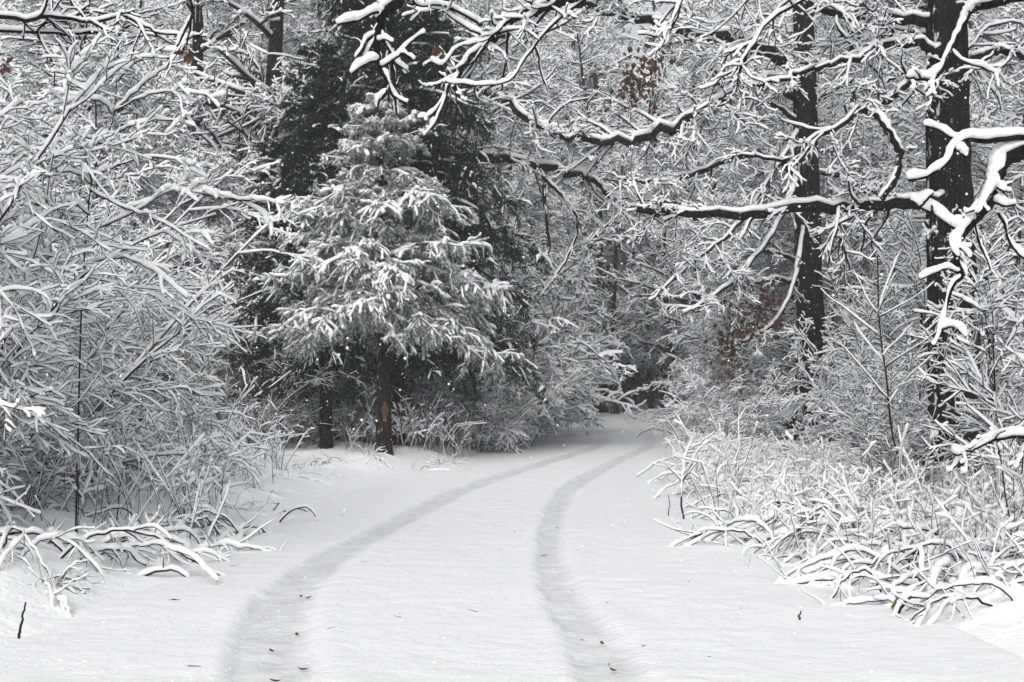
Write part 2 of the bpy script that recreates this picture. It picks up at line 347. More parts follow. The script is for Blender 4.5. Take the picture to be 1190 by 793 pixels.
def spikes(mb, P, per, ln, rad, rng, t0=0.0, ang=50):
    """short needle sprays along the twigs P; returns how far each points up"""
    m, npt, _ = P.shape; k = m * per; idx = np.repeat(np.arange(m), per)
    t = rng.uniform(t0, 1, k); f = t * (npt - 1); i = np.minimum(f.astype(int), npt - 2); fr = (f - i)[:, None]
    S = P[idx, i] * (1 - fr) + P[idx, i + 1] * fr; T = unit(P[idx, i + 1] - P[idx, i])
    u = rng.normal(0, 1, (k, 3)); u = unit(u - T * (u * T).sum(1, keepdims=True)); a = R_(1) * rng.normal(ang, 12, k)
    D = T * np.cos(a)[:, None] + u * np.sin(a)[:, None]; D[:, 2] -= 0.25; D = unit(D)
    L = rng.uniform(ln[0], ln[1], k)[:, None]; U = unit(np.cross(D, u + 0.3)); V = np.cross(D, U)
    b0 = S + rad * U + D * L * 0.25; b1 = S + rad * (-.5 * U + .87 * V) + D * L * 0.25; b2 = S + rad * (-.5 * U - .87 * V) + D * L * 0.25
    v = np.stack([S, b0, b1, b2, S + D * L], 1); o = np.arange(k)[:, None, None] * 5
    mb.add(v, None, o + np.array([[0, 2, 1], [0, 3, 2], [0, 1, 3], [1, 2, 4], [2, 3, 4], [3, 1, 4]])[None])
    return u[:, 2]

def spruce(seed, H, r0, zb, Rmax, nbr, snow, snow_share, snowy, per_spike=9, twl=(0.25, 0.7), tpm=9, wound=False, nm=None):
    rng = np.random.default_rng(seed)
    A = grow(Z3([0, 0, -0.2]), Z3([0, 0, 1]), np.array([H + .2]), 20, 0.006, 0.02, rng); RA = taper(np.array([r0]), 20, 0.06); RA[:, 0] *= 1.4; RA[:, 1] *= 1.05
    nw = max(8, int((H - zb) / 0.36)); q = np.clip((np.floor(np.sort(rng.random(nbr) ** 1.15) * nw) + rng.normal(0.3, 0.10, nbr)) / nw, 0, 1); z = zb + (H - zb) * q
    L = Rmax * np.clip(1 - q, 0.02, 1) ** 0.72 * rng.uniform(0.5, 1.15, nbr) + 0.16
    a = np.arange(nbr) * 2.399 + rng.normal(0, 0.35, nbr); el = R_(1) * (rng.normal(-14, 8, nbr) + 45 * q)
    f = np.clip((z + .2) / (H + .2), 0, 1) * 19; i = np.minimum(f.astype(int), 18); S = A[0, i] + (A[0, i + 1] - A[0, i]) * (f - i)[:, None]
    D = np.stack([np.cos(a) * np.cos(el), np.sin(a) * np.cos(el), np.sin(el)], 1)
    B = grow(S, D, L, 10, 0.05, -0.045, rng); RB = taper(np.clip(L * 0.009, 0.006, 0.03), 10, 0.2)
    C_, RC = spawn(B, RB, rng, np.clip(L * tpm, 3, 40), 0.10, 1, 52, 12, twl, 0.25, 7, 0.08, -0.13, 0.5, 0.003, 0.75); iC = spawn.last
    # twigs get shorter towards the top of the tree
    base = C_[:, :1]; sc = np.clip((H - base[..., 2]) / (H * 0.35), 0.35, 1)[..., None]; C_ = base + (C_ - base) * sc
    E, RE = spawn(C_, RC, rng, 5.2, 0.1, 1, 46, 12, (-0.35, -0.6), 0.3, 4, 0.08, -0.22, 0.7, 0.0025, 0.3); iE = iC[spawn.last]
    tm = MB(); tm.tube(A, RA, 12); w = MB(); w.tube(B, RB, 4); w.tube(C_, RC, 3)
    nd = MB(); u1 = spikes(nd, C_, per_spike, (0.05, 0.10), 0.008, rng); u2 = spikes(nd, E, max(3, per_spike - 3), (0.05, 0.09), 0.0075, rng); u3 = spikes(nd, B, per_spike * 3, (0.05, .11), .0065, rng, 0.1)
    up = np.concatenate([u1, u2, u3]); white = rng.random(len(up)) < snowy * np.clip(up * 0.9 + 0.45, 0, 1)
    midx = np.repeat(white.astype(int), 6)
    s = MB()
    heavy = rng.random(nbr) < 0.45
    def loaded(P, k, ip, hv):
        rad = np.hypot(P[:, -1, 0], P[:, -1, 1]); lim = Rmax * np.clip((H - P[:, -1, 2]) / (H - zb), 0.03, 1) ** 0.72 + 0.16
        return (rng.random(len(P)) < snow_share * k * np.clip((rad / lim - 0.35) * 2.2, 0.05, 1.3) * (1.0 if hv else 0.55)) & (heavy[ip] == hv)
    for hv, f in ((True, 1.25), (False, 0.75)):
        sel = (rng.random(nbr) < snow_share) & (heavy == hv); s.snow(B[sel][:, 3:], RB[sel][:, 3:], snow * 0.85 * f, rng, 7, 0.12, 1.4)
        tp = loaded(C_, 1.0, iC, hv); s.snow(C_[tp], RC[tp], snow * f, rng, 6, 0.15, 1.5)
        te = loaded(E, 0.9, iE, hv); s.snow(E[te], RE[te], snow * 0.85 * f, rng, 5, 0.15, 1.5)
    parts = [("trunk", tm.mesh("trunk", spruce_bark))]
    if wound:
        g = MB(); za = np.linspace(0.64, 1.0, 8); wa = np.linspace(-2.1, -1.2, 6)
        zz, ww = np.meshgrid(za, wa, indexing='ij'); hw = np.sin(np.linspace(0.15, math.pi - 0.15, 8))[:, None]
        ww = -1.35 + (ww + 1.65) * (0.2 + 0.5 * hw) * (1 + 0.25 * np.sin(zz * 31)); rr = r0 * 1.005 + 0.012
        V = np.stack([A[0, 2, 0] + rr * np.cos(ww), A[0, 2, 1] + rr * np.sin(ww), zz], -1)
        ii = np.arange(7)[:, None] * 6; jj = np.arange(5)[None]
        g.add(V, np.stack([ii + jj, ii + jj + 1, ii + jj + 7, ii + jj + 6], -1))
        parts[0] = ("trunk", parts[0][1], [("bark_wound", g.mesh("bark_wound", wound_m))])
    parts.append(("crown", w.mesh("crown", twig_bark), [("needles", nd.mesh("needles", [nm or needle_m, snow_m], True, midx)), ("snow_load", s.mesh("snow_load", snow_m))]))
    return parts

def catmull(pts, n):
    p = np.array(pts, float); p = np.vstack([2 * p[0] - p[1], p, 2 * p[-1] - p[-2]]); m = len(p) - 3
    out = []
    for t in np.linspace(0, m - 1e-6, n):
        i = int(t); f = t - i; a, b, c, d = p[i:i + 4]
        out.append(0.5 * ((2 * b) + (-a + c) * f + (2 * a - 5 * b + 4 * c - d) * f * f + (-a + 3 * b - 3 * c + d) * f ** 3))
    return np.array(out)
def px(x, y, d): return ((x - 595.0) * d / F, d, CAM_H + (HOR - y) * d / F)
def limb_mesh(path, r0, r1, rng, snow, tw=5, twl=(0.5, 1.5), l3=6, l4=3, n=30, jit=0.012, flat=0.4, trop=-0.03, t0=0.15, wig=0.17, gap=0.06, bark=None, ang=52):
    """one limb with its twigs, and the snow on it"""
    A = catmull(path, n)[None]; A[0, 1:-1] += rng.normal(0, jit, (n - 2, 3)); RA = np.linspace(r0, r1, n)[None]
    ln = plen(A)[0]
    B, RB = spawn(A, RA, rng, ln * tw, t0, 1, ang, 18, twl, 0.45, 10, wig, trop, 0.38, 0.009, flat, 0.02, tip=.5)
    C_, RC = spawn(B, RB, rng, l3, 0.12, 1, 44, 15, (-0.3, -0.68), 0.4, 7, wig, trop, 0.6, 0.006, 0.4, tip=.7)
    E, RE = spawn(C_, RC, rng, l4, 0.15, 1, 46, 16, (-0.35, -0.7), 0.4, 5, wig, trop, 0.7, 0.005, 0.4, tip=.8)
    w = MB(); s = MB()
    for P, Q, k in ((A, RA, 8), (B, RB, 4), (C_, RC, 3), (E, RE, 3)): w.tube(P, Q, k)
    for P, Q, f in ((A, RA, 1.0), (B, RB, 0.72), (C_, RC, 0.56), (E, RE, 0.45)): s.snow(P, Q, snow * f, rng, 6, gap)
    return w, s
def leaf_blades(mb, centre, n, rng, spread=(0.25, 0.25, 0.35), size=0.055):
    """curled dead leaves hanging in a bunch: bent pointed blades of two thin faces"""
    C_ = np.array(centre) + rng.normal(0, 1, (n, 3)) * np.array(spread) * 0.5
    d = unit(rng.normal(0, 0.45, (n, 3)) + Z3(0, 0, -1)); a = unit(np.cross(d, rng.normal(0, 1, (n, 3)))); nn = np.cross(d, a)
    L = rng.uniform(0.7, 1.3, (n, 1)) * size; W = L * 0.42
    v = np.stack([C_, C_ + d * L * .45 + a * W + nn * W * .5, C_ + d * L * 1.0 + nn * W * .6, C_ + d * L * .45 - a * W + nn * W * .5, C_ + d * L * .5 - nn * W * .15], 1)
    o = np.arange(n)[:, None, None] * 5
    mb.add(v, None, o + np.array([[0, 1, 4], [1, 2, 4], [2, 3, 4], [3, 0, 4]])[None])

def hero_oak(name, base, r0, H, limbs, label, seed, nrand=0, zr=(5, 14), lean=(0, 0), leaves=(), r_top=0.45, sucker=0, snow=0.06, randd=None):
    """a big oak: trunk, limbs traced where they grow, further limbs higher up; everything local to its base"""
    rng = np.random.default_rng(seed); bx, by = base; bz = gz1(bx, by) - 0.05; off = Z3(bx, by, bz)
    n = 24; tt = np.linspace(0, 1, n)
    A = np.stack([lean[0] * tt + rng.normal(0, .012, n), lean[1] * tt + rng.normal(0, .012, n), H * tt - 0.1], 1)[None]
    RA = (r0 * (1 - (1 - r_top) * tt))[None]; RA[0, 0] *= 1.5; RA[0, 1] *= 1.1
    e = bpy.data.objects.new(name, None); COL.objects.link(e); e.location = off; tag(e, label, "tree")
    zz = np.linspace(0, 1, 90); A9 = np.stack([np.interp(zz, tt, A[0, :, i]) for i in range(3)], 1)[None]; R9 = np.interp(zz, tt, RA[0]); R9 = R9 * (1 + 0.55 * np.exp(-zz * H / 0.35))
    t = MB(); t.tube(A9, R9[None], 30); V = t.v[-1].reshape(90, 30, 3); aa_ = np.arange(30)[None, :] / 30.0; hh = (zz * H)[:, None]; c2 = np.cos(aa_ * 6.283) * 3; s2 = np.sin(aa_ * 6.283) * 3
    f_ = 0.16 * (vnoise(c2 + 7 + hh * .2, s2 + 9 + hh * .9, seed) - .5) + 0.10 * (vnoise(c2 * 2.4 + 40, s2 * 2.4 + 40 + hh * 1.5, seed + 1) - .5) + 0.07 * (vnoise(c2 * 4 + 80, s2 * 4 + 80 + hh * 5, seed + 2) - .5)
    t.v[-1] = (A9[0][:, None] + (V - A9[0][:, None]) * (1 + f_[..., None])).reshape(-1, 3); tr = link("trunk", t.mesh("trunk", oak_bark), e)
    if sucker:                                  # thin shoots sprouting from the trunk
        B, RB = spawn(A, np.minimum(RA, 0.02), rng, sucker, 0.06, 0.6, 75, 14, (0.15, 0.8), 0.2, 8, 0.14, 0.0, 0.4, 0.004, 0.4)
        C_, RC = spawn(B, RB, rng, 6, 0.2, 1, 48, 15, (-0.3, -0.6), 0.4, 6, 0.13, -0.02, 0.6, 0.003, 0.4)
        E, RE = spawn(C_, RC, rng, 2, 0.2, 1, 46, 16, (-0.35, -0.7), 0.4, 5, .13, -.02, 0.7, 0.0025, 0.4)
        w = MB(); s = MB()
        for P, Q, k in ((B, RB, 4), (C_, RC, 3), (E, RE, 3)): w.tube(P, Q, k); s.snow(P, Q, snow * .6, rng, 5, 0.08)
        o = link("trunk_shoots", w.mesh("trunk_shoots", twig_bark), e); link("snow_load", s.mesh("snow_load", snow_m), o)
    for lb in limbs:
        path = np.array(lb['p']) - off
        w, s = limb_mesh(path, lb['r'][0], lb['r'][1], rng, lb.get('snow', snow), **lb.get('k', {}))
        o = link("limb", w.mesh("limb", oak_bark), e); link("snow_load", s.mesh("snow_load", snow_m), o)
    for i in range(nrand):
        z = rng.uniform(*zr); a = rng.uniform(0, 2 * math.pi) if randd is None else rng.normal(randd[0], randd[1]); L = rng.uniform(2.5, 4.8)
        c = Z3(lean[0] * z / H, lean[1] * z / H, z); el = rng.uniform(-0.05, 0.55)
        pts = [c]; d = Z3(math.cos(a) * math.cos(el), math.sin(a) * math.cos(el), math.sin(el))
        for _ in range(4):
            pts.append(pts[-1] + d * L / 4); d = unit(d + rng.normal(0, 0.28, 3) + Z3(0, 0, -0.08))
        w, s = limb_mesh(pts, rng.uniform(.05, .09), 0.012, rng, snow, tw=3.2, twl=(0.6, 1.9), l3=7, l4=3)
        o = link("limb", w.mesh("limb", oak_bark), e); link("snow_load", s.mesh("snow_load", snow_m), o)
    for c, k, sp in leaves:
        m = MB(); leaf_blades(m, np.array(c) - off, k, rng, sp, 0.115 if k > 10 else 0.07); link("dead_foliage", m.mesh("dead_foliage", leaf_m, False), e)
    return e

# ------------------------------------------------------------------ the two spruces
D_SP = 25.6
sp = spruce(11, 6.5, 0.16, 2.8, 2.1, 200, 0.042, 1.0, 0.75, 20, (0.25, 0.8), 10, True, frost_m)
place("spruce_tree", sp, wx(446, D_SP), D_SP, "snow-coated grey spruce in front of a darker one, orange wound on its trunk", "tree", rz=0.0)
sp = spruce(12, 11.6, 0.17, 2.6, 2.9, 380, 0.045, 0.13, 0.03, 17, (0.35, 1.0), 10, False, needle_m)
place("spruce_tree", sp, wx(462, 28.2), 28.2, "tall dark spruce with little snow, standing right behind the snow-coated spruce", "tree", rz=1.0)
sp = spruce(13, 7.9, 0.14, 2.7, 1.75, 140, 0.045, 0.16, 0.05, 17, (0.3, 0.7), 10, False, needle_m)
place("spruce_tree", sp, wx(378, 27.2), 27.2, "slim dark spruce half hidden on the shrub side of the snow-coated spruce", "tree", rz=2.0)

# ------------------------------------------------------------------ the big oaks
D1, D2, D3 = 18.6, 30.0, 32.0
L_ = lambda pts: [px(*p) for p in pts]
oak1 = hero_oak("oak_tree", (wx(1112, D1), D1), 0.33, 15, [
    dict(p=L_([(1095, 232, 18.4), (1060, 236, 18.2), (1010, 239, 18.0), (960, 242, 17.8), (900, 245, 17.6), (850, 252, 17.5), (800, 248, 17.4), (740, 243, 17.3)]), r=(0.085, 0.04), snow=0.05, k=dict(tw=6, twl=(0.3, 1.1), l3=7, l4=4, jit=.022)),
    dict(p=L_([(1092, 58, 18.4), (1060, 52, 18.2), (1020, 58, 18), (985, 72, 17.8), (930, 85, 17.6), (880, 100, 17.4)]), r=(0.06, 0.015), snow=0.045, k=dict(tw=5, twl=(.3, 1.1), jit=.03)),
    dict(p=L_([(1000, 128, 17.8), (1020, 135, 17.4), (1037, 158, 17.2), (1046, 185, 17.2), (1040, 210, 17.2), (1024, 232, 17.2)]), r=(0.05, 0.035), snow=0.04, k=dict(tw=1.0, twl=(.2, .6), t0=.4)),
    dict(p=L_([(1092, 98, 18.4), (1060, 92, 18.0), (1040, 112, 17.8), (1000, 128, 17.8), (950, 160, 17.4), (905, 185, 17.2), (860, 180, 17.0)]), r=(0.055, 0.012), snow=0.045, k=dict(tw=5, twl=(.3, 1.1), jit=.03)),
    dict(p=L_([(1130, 70, 18.5), (1165, 60, 18.2), (1210, 70, 18), (1260, 50, 17.6)]), r=(0.06, 0.015), snow=0.045, k=dict(tw=4)),
    dict(p=L_([(1138, 330, 18.5), (1170, 300, 18.0), (1215, 290, 17.6), (1260, 300, 17.3)]), r=(0.05, 0.012), snow=0.045, k=dict(tw=4)),
], "thickest dark oak trunk, with a level limb reaching out over the road edge", 21, 9, (5.5, 13), lean=(-0.35, 0), sucker=22, snow=0.055)

oak2 = hero_oak("oak_tree", (wx(944, D2), D2), 0.32, 16, [
    dict(p=L_([(918, 75, 30), (880, 52, 29.5), (850, 45, 29), (800, 38, 28.6), (745, 24, 28.2), (700, 12, 27.8), (650, 0, 27.4)]), r=(0.13, 0.06), snow=0.07, k=dict(tw=6, twl=(0.5, 1.8), l3=7, l4=4, jit=.045)),
    dict(p=L_([(925, 112, 30), (890, 96, 29.4), (850, 110, 28.9), (812, 132, 28.5), (770, 150, 28.2), (735, 163, 28.0), (690, 162, 27.8), (650, 158, 27.6)]), r=(0.13, 0.05), snow=0.07, k=dict(tw=6, twl=(0.5, 1.8), l3=7, l4=4, jit=.045)),
    dict(p=L_([(925, 205, 30), (895, 180, 29.4), (850, 185, 29), (800, 205, 28.6), (760, 212, 28.2), (720, 208, 28)]), r=(0.08, 0.02), snow=0.06, k=dict(tw=3.5, twl=(0.5, 1.6))),
    dict(p=L_([(930, 150, 30), (900, 200, 29), (860, 260, 28.3), (800, 310, 27.8), (755, 350, 27.5)]), r=(0.05, 0.012), snow=0.055, k=dict(tw=5, twl=(0.5, 1.5), trop=-.05)),
    dict(p=L_([(930, 200, 30), (905, 260, 29), (870, 310, 28.3), (830, 345, 27.8), (795, 365, 27.5)]), r=(0.05, 0.012), snow=0.055, k=dict(tw=5, twl=(0.5, 1.5), trop=-.05)),
    dict(p=L_([(932, 305, 30), (890, 292, 29.2), (850, 300, 28.6), (800, 312, 28.2)]), r=(0.045, 0.012), snow=0.05, k=dict(tw=4, trop=-.05)),
    dict(p=L_([(932, 330, 30), (900, 325, 29.2), (868, 332, 28.8), (840, 334, 28.6)]), r=(0.04, 0.012), snow=0.045, k=dict(tw=3)),
    dict(p=L_([(935, 250, 30), (925, 320, 29.2), (905, 370, 28.8), (870, 395, 28.5), (855, 398, 28.4)]), r=(0.045, 0.012), snow=0.05, k=dict(tw=3, twl=(.4, 1.0))),
    dict(p=L_([(950, 120, 30), (985, 95, 29.5), (1020, 100, 29), (1060, 80, 28.5)]), r=(0.06, 0.015), snow=0.05, k=dict(tw=4)),
    dict(p=L_([(950, 200, 30), (985, 210, 29.5), (1020, 260, 29), (1050, 300, 28.5)]), r=(0.05, 0.012), snow=0.05, k=dict(tw=4)),
], "dark oak with crooked limbs hung with brown leaves, between the thick trunk and the road", 22, 9, (6.5, 14), lean=(-0.35, 0), sucker=7, snow=0.05,
    leaves=[(px(848, 398, 28.2), 110, (.30, .3, .75)), (px(886, 350, 28.4), 60, (.45, .3, .45)), (px(868, 372, 28.3), 50, (.4, .3, .4)), (px(742, 95, 28.1), 90, (.40, .25, .55)), (px(760, 75, 28.1), 50, (.3, .25, .4)), (px(730, 98, 28.1), 40, (.22, .25, .4)), (px(903, 378, 28.6), 18, (.15, .2, .3))])

oak3 = hero_oak("oak_tree", (wx(498, D3), D3 + 1.5), 0.26, 15, [
    dict(p=L_([(498, 110, 33), (545, 100, 31), (575, 112, 30.4), (600, 128, 30), (630, 148, 29.6), (660, 152, 29.2), (700, 148, 29)]), r=(0.12, 0.03), snow=0.07, k=dict(tw=4, twl=(.5, 1.7), jit=.03)),
    dict(p=L_([(500, 195, 33), (548, 182, 31), (585, 186, 30.6), (622, 192, 30.2), (655, 200, 29.8), (685, 206, 29.5), (705, 225, 29.2), (725, 240, 29), (765, 250, 28.6), (800, 262, 28.3)]), r=(0.11, 0.03), snow=0.06, k=dict(tw=4, twl=(.5, 1.7), jit=.03)),
    dict(p=L_([(622, 192, 30.2), (640, 215, 30), (660, 235, 29.8), (672, 262, 29.7), (660, 300, 29.6), (640, 330, 29.5), (628, 345, 29.4)]), r=(0.045, 0.012), snow=0.045, k=dict(tw=2.2, twl=(.4, 1.2), trop=-.12)),
    dict(p=L_([(632, 215, 30), (634, 250, 29.9), (638, 290, 29.8), (625, 305, 29.7), (605, 312, 29.6)]), r=(0.04, 0.012), snow=0.045, k=dict(tw=1.6, twl=(.3, .9), trop=-.1)),
], "oak hidden behind the spruces, its two heavy crooked limbs reaching out towards the road", 23, 8, (6, 13), snow=0.05)

# two oaks whose trunks stand beside the picture and whose branches hang into it
oak4 = hero_oak("oak_tree", (4.6, 8.3), 0.24, 12, [
    dict(p=L_([(1475, 120, 8.2), (1330, 150, 8.0), (1250, 158, 7.9), (1187, 177, 7.9), (1167, 187, 7.9), (1157, 209, 7.85), (1151, 233, 7.8), (1131, 257, 7.8), (1115, 277, 7.75), (1111, 298, 7.7), (1119, 322, 7.7)]), r=(0.055, 0.016), snow=0.042, k=dict(tw=1.4, twl=(.15, .45), l3=1.5, l4=0, t0=.45, jit=.003, wig=.2, n=44)),
    dict(p=L_([(1230, 163, 7.9), (1190, 160, 7.85), (1150, 164, 7.8), (1122, 164, 7.75), (1108, 174, 7.7), (1100, 190, 7.65), (1080, 205, 7.6), (1056, 210, 7.55)]), r=(0.018, 0.006), snow=0.052, k=dict(tw=1.0, twl=(.1, .3), l3=1, l4=0, jit=.002, n=24)),
    dict(p=L_([(1122, 164, 7.75), (1104, 160, 7.7), (1090, 151, 7.7), (1075, 147, 7.65)]), r=(0.008, 0.005), snow=0.045, k=dict(tw=0, gap=0, jit=.001, n=12)),
    dict(p=L_([(1131, 257, 7.8), (1112, 266, 7.75), (1098, 260, 7.7), (1085, 249, 7.7), (1070, 242, 7.65), (1060, 234, 7.6)]), r=(0.01, 0.005), snow=0.045, k=dict(tw=1, twl=(.1, .2), l3=0, l4=0, jit=.001, n=14)),
    dict(p=L_([(1155, 235, 7.8), (1168, 240, 7.7), (1180, 238, 7.65)]), r=(0.008, 0.006), snow=0.05, k=dict(tw=0, gap=0, jit=.001, n=10)),
    dict(p=L_([(1160, 248, 7.8), (1168, 262, 7.8), (1172, 280, 7.8), (1183, 295, 7.8), (1196, 304, 7.8)]), r=(0.009, 0.005), snow=0.035, k=dict(tw=0, gap=0, jit=.001, n=14)),
    dict(p=L_([(1133, 262, 7.8), (1139, 285, 7.8), (1146, 300, 7.8), (1151, 314, 7.8)]), r=(0.006, 0.004), snow=0.03, k=dict(tw=0, gap=0, jit=.001, n=10)),
    dict(p=L_([(1115, 318, 7.7), (1100, 313, 7.65), (1086, 318, 7.6), (1070, 325, 7.55)]), r=(0.008, 0.004), snow=0.042, k=dict(tw=0, gap=0, jit=.001, n=12)),
    dict(p=L_([(1119, 322, 7.7), (1108, 332, 7.7), (1099, 360, 7.7), (1094, 380, 7.65), (1086, 402, 7.6)]), r=(0.011, 0.004), snow=0.03, k=dict(tw=0, gap=0, jit=.002, n=14)),
    dict(p=L_([(1094, 384, 7.65), (1106, 380, 7.6), (1116, 385, 7.55), (1122, 392, 7.5)]), r=(0.006, 0.004), snow=0.04, k=dict(tw=0, gap=0, jit=.001, n=10)),
    dict(p=L_([(1475, -60, 8.2), (1300, -30, 9), (1200, -6, 9.6), (1160, 4, 9.8), (1128, 12, 10), (1118, 35, 10), (1104, 62, 10), (1090, 88, 10), (1072, 93, 10), (1052, 90, 10)]), r=(0.04, 0.007), snow=0.055, k=dict(tw=1.5, twl=(.2, .6), l3=2, l4=0, t0=.4, jit=.004, n=40)),
    dict(p=L_([(1475, 560, 8.2), (1330, 530, 9), (1235, 515, 9.4), (1190, 508, 9.6), (1155, 512, 9.6), (1125, 525, 9.5), (1108, 528, 9.4)]), r=(0.02, 0.005), snow=0.05, k=dict(tw=1.6, twl=(.2, .5), l3=2, l4=0, t0=.4, jit=.004, n=24)),
], "oak whose forked bough hangs with thick snow in front of the thickest trunk", 24, 5, (5.5, 10), snow=0.05, randd=(0.0, 1.0))
oak5 = hero_oak("oak_tree", (-4.8, 8.0), 0.24, 12, [
    dict(p=L_([(-400, -120, 8), (-150, -160, 7.8), (100, -150, 7.6), (300, -80, 7.5), (420, -30, 7.4), (464, -2, 7.4), (449, 12, 7.4), (442, 25, 7.4), (438, 50, 7.4), (442, 76, 7.4), (449, 96, 7.4), (452, 118, 7.4)]), r=(0.05, 0.005), snow=0.036, k=dict(tw=0.8, twl=(.15, .4), l3=1, l4=0, t0=.2, jit=.003, n=60, gap=0)),
    dict(p=L_([(447, 14, 7.4), (432, 16, 7.35), (418, 24, 7.3), (405, 26, 7.25), (393, 29, 7.2)]), r=(0.008, 0.005), snow=0.045, k=dict(tw=0, gap=0, jit=.001, n=12)),
    dict(p=L_([(440, 71, 7.4), (428, 73, 7.35), (419, 78, 7.3), (409, 86, 7.3)]), r=(0.006, 0.004), snow=0.042, k=dict(tw=0, gap=0, jit=.001, n=10)),
    dict(p=L_([(443, 79, 7.4), (454, 72, 7.35), (466, 63, 7.3), (480, 47, 7.3), (492, 40, 7.2)]), r=(0.006, 0.004), snow=0.035, k=dict(tw=1, twl=(.08, .15), l3=0, l4=0, jit=.001, n=12)),
    dict(p=L_([(439, 49, 7.4), (447, 46, 7.35), (455, 50, 7.3)]), r=(0.005, 0.004), snow=0.035, k=dict(tw=0, gap=0, jit=.001, n=8)),
    dict(p=L_([(-400, -40, 8), (-180, -20, 9), (-40, 15, 9.6), (30, 22, 9.8), (70, 20, 9.9), (110, 27, 10), (140, 18, 10), (165, 30, 10), (190, 40, 10), (240, 43, 10)]), r=(0.018, 0.005), snow=0.026, k=dict(tw=2.2, twl=(.3, .9), l3=4, l4=2, t0=.3, jit=.004, n=40)),
    dict(p=L_([(-400, 40, 8), (-150, 30, 9.4), (40, 38, 10), (85, 40, 10.3), (110, 38, 10.4), (145, 36, 10.5)]), r=(0.013, 0.005), snow=0.026, k=dict(tw=2, twl=(.2, .6), l3=3, l4=1, t0=.4, jit=.004, n=30)),
    dict(p=L_([(150, -150, 7.8), (200, -60, 8), (222, 0, 8), (221, 25, 8), (219, 45, 8), (217, 58, 8)]), r=(0.015, 0.003), snow=0.04, k=dict(tw=1.2, twl=(.1, .3), l3=0, l4=0, t0=.5, jit=.003, n=20)),
], "oak dangling bare snow-tipped twigs, one brown leaf among them, over the hazel thicket", 25, 4, (5.5, 10), snow=0.05,
    leaves=[(px(217, 62, 8), 3, (.03, .03, .06)), (px(8, 70, 9.6), 4, (.06, .1, .1))], randd=(3.1, 1.0))
oak6 = hero_oak("oak_tree", (5.6, 13.5), 0.26, 13, [
    dict(p=L_([(1270, -120, 13.4), (1050, -110, 13), (880, -70, 12.6), (740, -30, 12.2), (660, -2, 12), (633, 10, 12), (593, 23, 12), (568, 50, 12), (543, 71, 12), (527, 96, 12), (517, 111, 12)]), r=(0.07, 0.01), snow=0.045, k=dict(tw=2.6, twl=(.25, .9), l3=4, l4=1, t0=.3, jit=.008, n=50)),
    dict(p=L_([(519, 109, 12), (507, 128, 12), (497, 136, 12), (486, 138, 12)]), r=(0.007, 0.004), snow=0.04, k=dict(tw=2, twl=(.1, .25), l3=0, l4=0, jit=.002, n=10)),
    dict(p=L_([(521, 105, 12), (514, 126, 12), (506, 143, 12), (494, 158, 12)]), r=(0.007, 0.004), snow=0.04, k=dict(tw=2, twl=(.1, .25), l3=0, l4=0, jit=.002, n=10)),
    dict(p=L_([(527, 98, 12), (531, 120, 12), (530, 148, 12)]), r=(0.006, 0.003), snow=0.03, k=dict(tw=0, gap=0, jit=.002, n=8)),
    dict(p=L_([(568, 48, 12), (548, 52, 12), (532, 56, 12), (515, 75, 12), (500, 72, 12)]), r=(0.008, 0.004), snow=0.04, k=dict(tw=3, twl=(.1, .35), l3=1, l4=0, jit=.003, n=14)),
    dict(p=L_([(680, 0, 12.1), (640, 30, 11.9), (610, 70, 11.8), (590, 95, 11.7), (550, 100, 11.6)]), r=(0.014, 0.004), snow=0.04, k=dict(tw=4, twl=(.2, .6), l3=2, l4=0, jit=.004, n=20)),
    dict(p=L_([(860, -60, 12.6), (800, -10, 12.2), (780, 30, 12), (765, 60, 11.9)]), r=(0.018, 0.004), snow=0.04, k=dict(tw=4, twl=(.2, .7), l3=3, l4=1, jit=.004, n=20)),
    dict(p=L_([(1000, -100, 13), (960, -20, 12.5), (900, 20, 12.2), (870, 60, 12), (850, 90, 12)]), r=(0.018, 0.004), snow=0.04, k=dict(tw=4, twl=(.2, .7), l3=3, l4=1, jit=.004, n=20)),
    dict(p=L_([(560, 30, 12), (520, 8, 11.8), (480, 6, 11.6), (440, -10, 11.5)]), r=(0.012, 0.004), snow=0.04, k=dict(tw=4, twl=(.2, .6), l3=3, l4=0, jit=.004, n=20)),
], "oak sending one long bough across the top, its claw-like end before the spruces", 26, 4, (6, 11), snow=0.045, randd=(0.2, 0.9),
    leaves=[(px(510, 54, 12), 3, (.03, .03, .03))])

# ------------------------------------------------------------------ hazel thicket close by, on the track side
hz = [arc_shrub(31 + i, 13, 4.5, 0.4, 19, -0.066, 0.017, 0.031, 17, 8, 2.8, wr=0.68, bias=(0.16, -0.12)) for i in range(3)]
hz_spots = [(-160, 12.2, 0, 1.0, "hazel shrub nearest the oak twigs, cut off by the picture's edge, white with snow"),
            (-75, 13.2, 1, .95, "hazel shrub with low snow-laden boughs above the bent bramble by the track"),
            (-15, 15.2, 2, .92, "hazel shrub in the middle of the front row, stems fanned wide under snow"),
            (25, 17.2, 0, 0.8, "snow-laden hazel shrub arching towards the dangling brown leaf"),
            (70, 20.0, 1, 0.72, "hazel shrub at the road end of the front row, its long white tips free"),
            (-90, 17.5, 2, 1.15, "tall hazel shrub rising behind the low snow-laden boughs"),
            (-15, 20.5, 0, 1.1, "tall hazel shrub in the second row behind the slender young tree"),
            (40, 23.5, 1, 1.05, "tall hazel shrub of the second row, in front of the thick dark trunk"),
            (95, 27.5, 2, 0.75, "hazel shrub of the second row nearest to the slim dark spruce")]
for i, (p, d, v, s, lb) in enumerate(hz_spots):
    place("hazel_shrub", hz[v], wx(p, d), d, lb, "shrub", "hazel shrubs of the thicket", rz=((i * 0.37) % 1.0 - 0.5) * 1.1, s=s)

